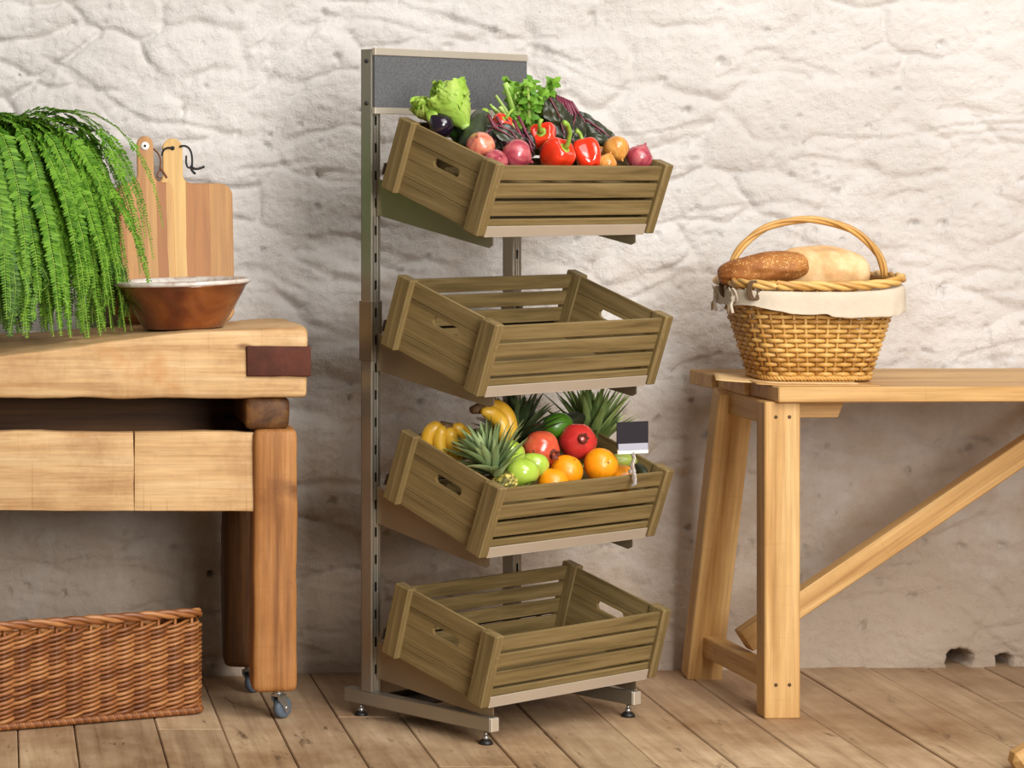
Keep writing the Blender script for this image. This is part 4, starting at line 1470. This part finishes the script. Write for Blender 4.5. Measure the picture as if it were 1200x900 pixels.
# flat kraft papers under the basket
def paper(pts, z0, curl, mat, label, seed):
    """curved flat sheet given by its outline corners (world x, y)"""
    A, B, C_, D_ = [Vector((x, y, 0)) for x, y in pts]
    m = MB(); nu, nv = 22, 12; top = []; fs = []
    for j in range(nv + 1):
        for i in range(nu + 1):
            s, t = i / nu, j / nv
            p = (A.lerp(B, s)).lerp(D_.lerp(C_, s), t)
            e = max(0, 1 - s / .35) ** 2 * curl
            top.append((p.x, p.y, z0 + e * (.6 + .4 * math.sin(3 * t + seed))))
    n0 = len(top)
    vs = top + [(x, y, z - .0012) for x, y, z in top]
    for j in range(nv):
        for i in range(nu):
            a = j * (nu + 1) + i
            fs.append((a, a + 1, a + nu + 2, a + nu + 1)); fs.append((n0 + a, n0 + a + nu + 1, n0 + a + nu + 2, n0 + a + 1))
    edge = [i for i in range(nu + 1)] + [j * (nu + 1) + nu for j in range(1, nv + 1)] + [nv * (nu + 1) + i for i in range(nu - 1, -1, -1)] + [j * (nu + 1) for j in range(nv - 1, 0, -1)]
    for q_ in range(len(edge)):
        a, b = edge[q_], edge[(q_ + 1) % len(edge)]; fs.append((a, n0 + a, n0 + b, b))
    m.add(vs, fs, True)
    tag(m.build('kraft_paper', mat), label, 'paper', 'kraft papers under the bread basket')


M_KRAFT = plain('kraft_paper', lin(196, 152, 98), .8, 0, .2, .08, 60)
M_KRAFT2 = plain('pale_kraft_paper', lin(216, 180, 128), .8, 0, .2, .08, 60)
paper(((1.700, 6.12), (2.02, 6.06), (2.06, 6.30), (1.760, 6.36)), TZ + .0022, .009, M_KRAFT2, 'pale kraft paper sheet overhanging the left end of the pine table', 0)
paper(((1.772, 6.035), (2.06, 6.03), (2.03, 6.20), (1.80, 6.22)), TZ + .0008, .004, M_KRAFT, 'darker kraft paper sheet lowest under the basket, near the front edge', 1)

# ------------------------------------------------------------ chopping boards
def board_outline(w, h, hw, hl, r, rn):
    """half widths: body w, handle hw; body height h, handle length hl"""
    pts = []
    def arcp(cx, cz, rad, a0, a1, n=7):
        for i in range(n + 1):
            a = a0 + (a1 - a0) * i / n; pts.append((cx + rad * math.cos(a), cz + rad * math.sin(a)))
    arcp(w - r, r, r, -PI / 2, 0); arcp(w - r, h - r, r, 0, PI / 2)
    arcp(hw + rn, h + rn, rn, -PI / 2, -PI, 5)
    arcp(0, h + hl - hw, hw, 0, PI, 12)
    arcp(-hw - rn, h + rn, rn, 0, -PI / 2, 5)
    arcp(-w + r, h - r, r, PI / 2, PI); arcp(-w + r, r, r, PI, 1.5 * PI)
    return pts


def board_mat(name, seed, cols, n):
    t = NT(name)
    tc = t.n('ShaderNodeTexCoord'); sp = t.n('ShaderNodeSeparateXYZ'); t.l(tc, 'Object', sp, 0)
    nz = t.noise(t.coords((3, 3, 1.1)), 3, 3, .5)
    w = t.n('ShaderNodeMath', operation='MULTIPLY_ADD', i_1=.018); t.l(nz, 0, w, 0); t.l(sp, 'X', w, 2)
    m1 = t.n('ShaderNodeMath', operation='MULTIPLY_ADD', i_1=n, i_2=seed); t.l(w, 0, m1, 0)
    fl = t.n('ShaderNodeMath', operation='FLOOR'); t.l(m1, 0, fl, 0)
    wn = t.n('ShaderNodeTexWhiteNoise', noise_dimensions='1D'); t.l(fl, 0, wn, 'W')
    r = t.ramp([(i / (len(cols) - 1), c) for i, c in enumerate(cols)]); t.l(wn, 'Value', r, 0)
    g = t.noise(t.coords((50, 50, 2.2)), 1, 5, .6, .9)
    r2 = t.ramp([(.3, (.70, .62, .55, 1)), (.6, (1, 1, 1, 1))]); t.l(g, 0, r2, 0)
    mx = t.mix(.8, (r, 0), (r2, 0), 'MULTIPLY'); t.l(mx, 2, t.b, 'Base Color')
    t.b.inputs['Roughness'].default_value = .5
    return t.m


cols = [lin(170, 112, 54), lin(190, 136, 72), lin(176, 120, 60), lin(222, 184, 112), lin(158, 100, 46)]
cols_n = [lin(146, 90, 44), lin(174, 118, 62), lin(158, 100, 50), lin(208, 162, 96), lin(178, 122, 66)]
def board(xc, yb, zb, lean, roll, dims, mat, label):
    root = empty('chopping_board', (xc, yb, zb), (-lean, roll, 0))
    tag(root, label, 'chopping board', 'chopping boards leaning on the wall')
    m = MB(); m.prism(board_outline(*dims), 0, .018); bevel(m.build('board', mat, root), .003, 2)
    return root


B2 = board(.432, 6.366, .9075, .20, 0, (.148, .350, .025, .115, .032, .022), board_mat('acacia_broad', 3.3, cols, 17), 'wide chopping board with a black cord on its handle, behind the narrow one')
B1 = board(.366, 6.326, .9075, .20, -.012, (.068, .352, .0205, .118, .020, .022), board_mat('acacia_narrow', 7.6, cols_n, 40), 'narrow chopping board with a white eyelet and leather cord')
zt = .352 + .118 - .026
m = MB(); m.lathe([(.0030, -.0012), (.0100, -.0012), (.0105, .0), (.0105, .002), (.0030, .002)], 20, Matrix.Translation((0, 0, zt)) @ Matrix.Rotation(PI / 2, 4, 'X'))
m.build('eyelet', M_WHITE, B1)
m = MB(); m.lathe([(0, 0), (.0035, 0), (.0035, .0022), (0, .0022)], 14, Matrix.Translation((0, 0, zt)) @ Matrix.Rotation(PI / 2, 4, 'X')); m.build('eyelet_hole', M_BLACK, B1)
m = MB(); m.tube(arc((.018, .022, zt), (.045, .010, zt - .02), (.036, -.004, zt - .055), 10) + arc((.036, -.004, zt - .06), (.020, -.006, zt - .085), (.040, -.004, zt - .082), 8), .0022, 6)
m.tube(arc((.036, -.004, zt - .058), (.046, -.006, zt - .07), (.052, -.004, zt - .083), 6), .003, 6); m.build('cord', M_LEATHER, B1)
zt = .350 + .115 - .026
m = MB(); m.lathe([(0, -.0004), (.0055, -.0004), (.0055, .001), (0, .001)], 14, Matrix.Translation((0, -.0006, zt)) @ Matrix.Rotation(PI / 2, 4, 'X')); m.build('hole', M_BLACK, B2)
m = MB()
m.tube(arc((-.026, .004, zt - .018), (-.026, -.006, zt + .004), (0, -.003, zt), 8), .0026, 6)
m.tube(arc((.018, -.003, zt + .004), (.052, -.012, zt + .012), (.048, -.004, zt - .045), 10) + arc((.048, -.004, zt - .048), (.030, -.004, zt - .06), (.034, -.004, zt - .02), 8), .0026, 6)
m.tube(arc((.046, -.004, zt - .046), (.052, -.010, zt - .062), (.078, -.004, zt - .048), 6), .0032, 6)
m.tube(arc((.046, -.004, zt - .046), (.044, -.010, zt - .06), (.056, -.004, zt - .066), 6), .0032, 6)
m.build('cord', M_BLACK, B2)

# ------------------------------------------------------------------- bowl
bo = empty('ceramic_bowl', (.437, 6.135, .9072), (0, -.035, 0))
tag(bo, 'wide brown glazed bowl with a pale rim, in front of the chopping boards', 'bowl')
t = NT('brown_glaze'); co = t.coords()
n1 = t.noise(co, 9, 4, .5, .5); r1 = t.ramp([(.3, lin(64, 26, 13)), (.5, lin(104, 48, 20)), (.72, lin(146, 82, 34))]); t.l(n1, 0, r1, 0); t.l(r1, 0, t.b, 'Base Color')
t.b.inputs['Roughness'].default_value = .22; t.b.inputs['Coat Weight'].default_value = .4
m = MB(); m.lathe([(0, .006), (.078, .006), (.082, 0), (.095, 0), (.100, .010), (.122, .045), (.144, .082), (.152, .098), (.160, .103)], 64, wob=lambda a, t: 1 + .006 * math.cos(2 * a + 1))
m.build('outside', t.m, bo)
t2 = NT('pale_glaze'); n1 = t2.noise(t2.coords(), 18, 5, .6); r1 = t2.ramp([(.3, lin(150, 112, 90)), (.48, lin(206, 196, 186)), (.7, lin(226, 224, 220))]); t2.l(n1, 0, r1, 0); t2.l(r1, 0, t2.b, 'Base Color'); t2.b.inputs['Roughness'].default_value = .25
m = MB(); m.lathe([(.160, .103), (.1635, .106), (.1625, .112), (.154, .114), (.146, .106), (.137, .088), (.114, .048), (.090, .018), (0, .012)], 64, wob=lambda a, t: 1 + .006 * math.cos(2 * a + 1))
tag(m.build('inside_glaze', t2.m, bo), 'pale glazed inside and rim')

# ------------------------------------------------------------------- fern
M_FERN = leafy('fern_leaflet', lin(58, 110, 20), lin(132, 180, 58), .5, .35, .25)
M_FERN2 = leafy('fern_leaflet_shaded', lin(42, 76, 20), lin(98, 138, 54), .5, .3, .25)  # darker greens: shade of the lower fronds painted into the leaf colour
fr = random.Random(77)
fe = empty('potted_fern', (-.12, 6.15, .882))
tag(fe, 'large bright green fern cascading over the left end of the butcher block', 'plant')
m = MB()
m.lathe([(0, 0), (.085, 0), (.092, .01), (.118, .20), (.128, .205), (.128, .235), (.118, .235), (.112, .20), (0, .19)], 40)
m.build('pot', plain('grey_clay', lin(120, 104, 88), .8, var=.15), fe)
fo = MB(); fo2 = MB(); rachis = MB()
CR0 = Vector((0, 0, .375))


def frond(mb, path, L0, wl, taper=.5, seedv=0, gap=.0085, tip=.25):
    # resample by length
    pts = [Vector(p) for p in path]
    seg = [0]
    for a, b in zip(pts, pts[1:]): seg.append(seg[-1] + (b - a).length)
    tot = seg[-1]; s = tot * .06; k = 0
    rachis.tube(pts[::2] if len(pts) > 8 else pts, .0011, 3, cap=False)
    while s < tot:
        while k < len(seg) - 2 and seg[k + 1] < s: k += 1
        u = (s - seg[k]) / max(1e-6, seg[k + 1] - seg[k])
        p = pts[k].lerp(pts[k + 1], u); t = (pts[k + 1] - pts[k]).normalized()
        f = s / tot
        ref = Vector((p.x, p.y - .3, .25)) if abs(t.z) > .75 else Vector((0, 0, 1))
        sd = t.cross(ref).normalized(); up = sd.cross(t)
        L = L0 * (min(1, .45 + f * 2.2)) * (1 if f < .6 else 1 - (f - .6) / .4 * (1 - tip)) * fr.uniform(.85, 1.15)
        for sg in (-1, 1):
            d = (sd * sg + t * fr.uniform(.25, .55) + up * fr.uniform(-.05, .35)).normalized()
            q = d.cross(up).normalized()
            w = wl * L
            b = p; e = p + d * L - up * L * .12
            c1 = p + d * L * .30 + q * w + up * .001; c2 = p + d * L * .30 - q * w + up * .001
            c3 = p + d * L * .70 + q * w * .75; c4 = p + d * L * .70 - q * w * .75
            mb.add([b, c1, c3, e, c4, c2], [(0, 1, 2, 5), (5, 2, 3, 4)] if False else [(0, 1, 2, 3), (0, 3, 4, 5)], True)
        s += gap * fr.uniform(.85, 1.15)


# arching fronds of the crown
for i in range(270):
    a = -PI * .62 + PI * 1.16 * fr.random() if i < 235 else fr.uniform(0, 2 * PI)
    # a = 0 points right, -pi/2 towards the viewer
    ex, ey = math.cos(a), math.sin(a)
    R = 1 / math.sqrt((ex / (.505 if ex > 0 else .44)) ** 2 + (ey / (.215 if ey < 0 else .13)) ** 2) * fr.uniform(.62, 1.02)
    rise = fr.uniform(.06, .20); dropz = fr.uniform(.15, .48)
    path = []
    for k in range(19):
        t = k / 18
        h = 1 - (1 - t) ** 1.4
        z = CR0.z + rise * math.sin(PI * min(1, t * .92 + .0)) ** .9 * 1.0 - dropz * t ** 2.8
        path.append(Vector((ex * R * h, ey * R * h, max(z, .008 + .01 * fr.random()))))
    frond(fo, path, fr.uniform(.018, .031), .18, seedv=i, gap=.0066)
for i in range(26):       # long outer fronds that arch to the right above the boards
    a = fr.uniform(-.75, .25); ex, ey = math.cos(a), math.sin(a); R = fr.uniform(.36, .43) * (1 - .35 * abs(ey)); rise = fr.uniform(.11, .19); dropz = fr.uniform(.10, .30)
    frond(fo, [Vector((ex * R * (1 - (1 - k / 18) ** 1.3), ey * R * .5 * k / 18, CR0.z + rise * math.sin(PI * .92 * k / 18) - dropz * (k / 18) ** 2.6)) for k in range(19)], fr.uniform(.024, .032), .17, gap=.0066, tip=.4)
# trailing fronds hanging like a curtain in front
for i in range(150):
    a = fr.uniform(-PI * .80, PI * .06)
    ex, ey = math.cos(a), math.sin(a)
    R = 1 / math.sqrt((ex / (.425 if ex > 0 else .40)) ** 2 + (ey / .215) ** 2) * fr.uniform(.55, 1.0)
    z0 = fr.uniform(.16, .42) * (1 - .25 * max(0, ex)); zend = fr.uniform(.0, .12)
    sw = fr.uniform(-.02, .02); path = []
    for k in range(15):
        t = k / 14
        h = .45 + .55 * (1 - (1 - min(1, t * 1.7)) ** 2)
        z = z0 + .05 * math.sin(PI * min(1, t * 2)) - (z0 - zend) * t ** 1.3
        path.append(Vector((ex * R * h + sw * t + .008 * math.sin(6 * t + i), ey * R * h + .006 * math.sin(5 * t + 2 * i), max(z, -.026 if ey * R * h < -.19 else (-.008 if ex * R * h < .2 and ey < -.3 else .006)))))
    frond(fo2 if i % 3 else fo, path, fr.uniform(.010, .018), .30, seedv=i, gap=.0068, tip=.6)
fo.build('upper_fronds', M_FERN, fe); fo2.build('trailing_fronds', M_FERN2, fe); rachis.build('frond_stems', M_STEM, fe)

# ------------------------------------------------------------------- light
def area(name, loc, target, size, power, col, sy=None):
    d = bpy.data.lights.new(name, 'AREA'); d.energy = power; d.color = col[:3]; d.size = size
    if sy: d.shape = 'RECTANGLE'; d.size_y = sy
    o = bpy.data.objects.new(name, d); COL.objects.link(o); o.location = loc
    o.rotation_euler = (Vector(target) - Vector(loc)).to_track_quat('-Z', 'Y').to_euler()
    return o


area('assumed_key_light', (3.3, 2.2, 3.9), (1.3, 6.3, .7), 2.8, 165, (1, .975, .93), 2.4)  # unseen softbox at the upper right, assumed as key from how shading falls
area('overhead_fill_light', (1.9, 3.4, 4.2), (.9, 6.4, .8), 2.6, 88, (1, .98, .955))  # unseen overhead softbox, added as fill to even out the wall
area('front_fill_light', (2.6, -.4, 2.2), (1.0, 6.2, .7), 2.2, 330, (1, .98, .95))  # unseen softbox added in front as fill for crate fronts and lower wall
w = bpy.data.worlds.new('ambient_fill_light'); S.world = w; w.use_nodes = True  # even ambient light from all sides, added as fill
bg = w.node_tree.nodes['Background']; bg.inputs[0].default_value = (1, .94, .85, 1); bg.inputs[1].default_value = .16

# ------------------------------------------------------------------- camera
cd = bpy.data.cameras.new('camera'); cam = bpy.data.objects.new('camera', cd); COL.objects.link(cam)
cam.location = CAM; cam.rotation_euler = (PI / 2, 0, 0)
cd.sensor_fit = 'HORIZONTAL'; cd.sensor_width = 36; cd.lens = 36 * FPX / 1200
cd.shift_x = (600 - PU) / 1200; cd.shift_y = -(450 - PV) / 1200
cd.clip_end = 60
S.camera = cam
vs_ = S.view_settings
vs_.view_transform = 'Standard'; vs_.look = 'None'; vs_.gamma = 1; vs_.exposure = 0; vs_.use_curve_mapping = False
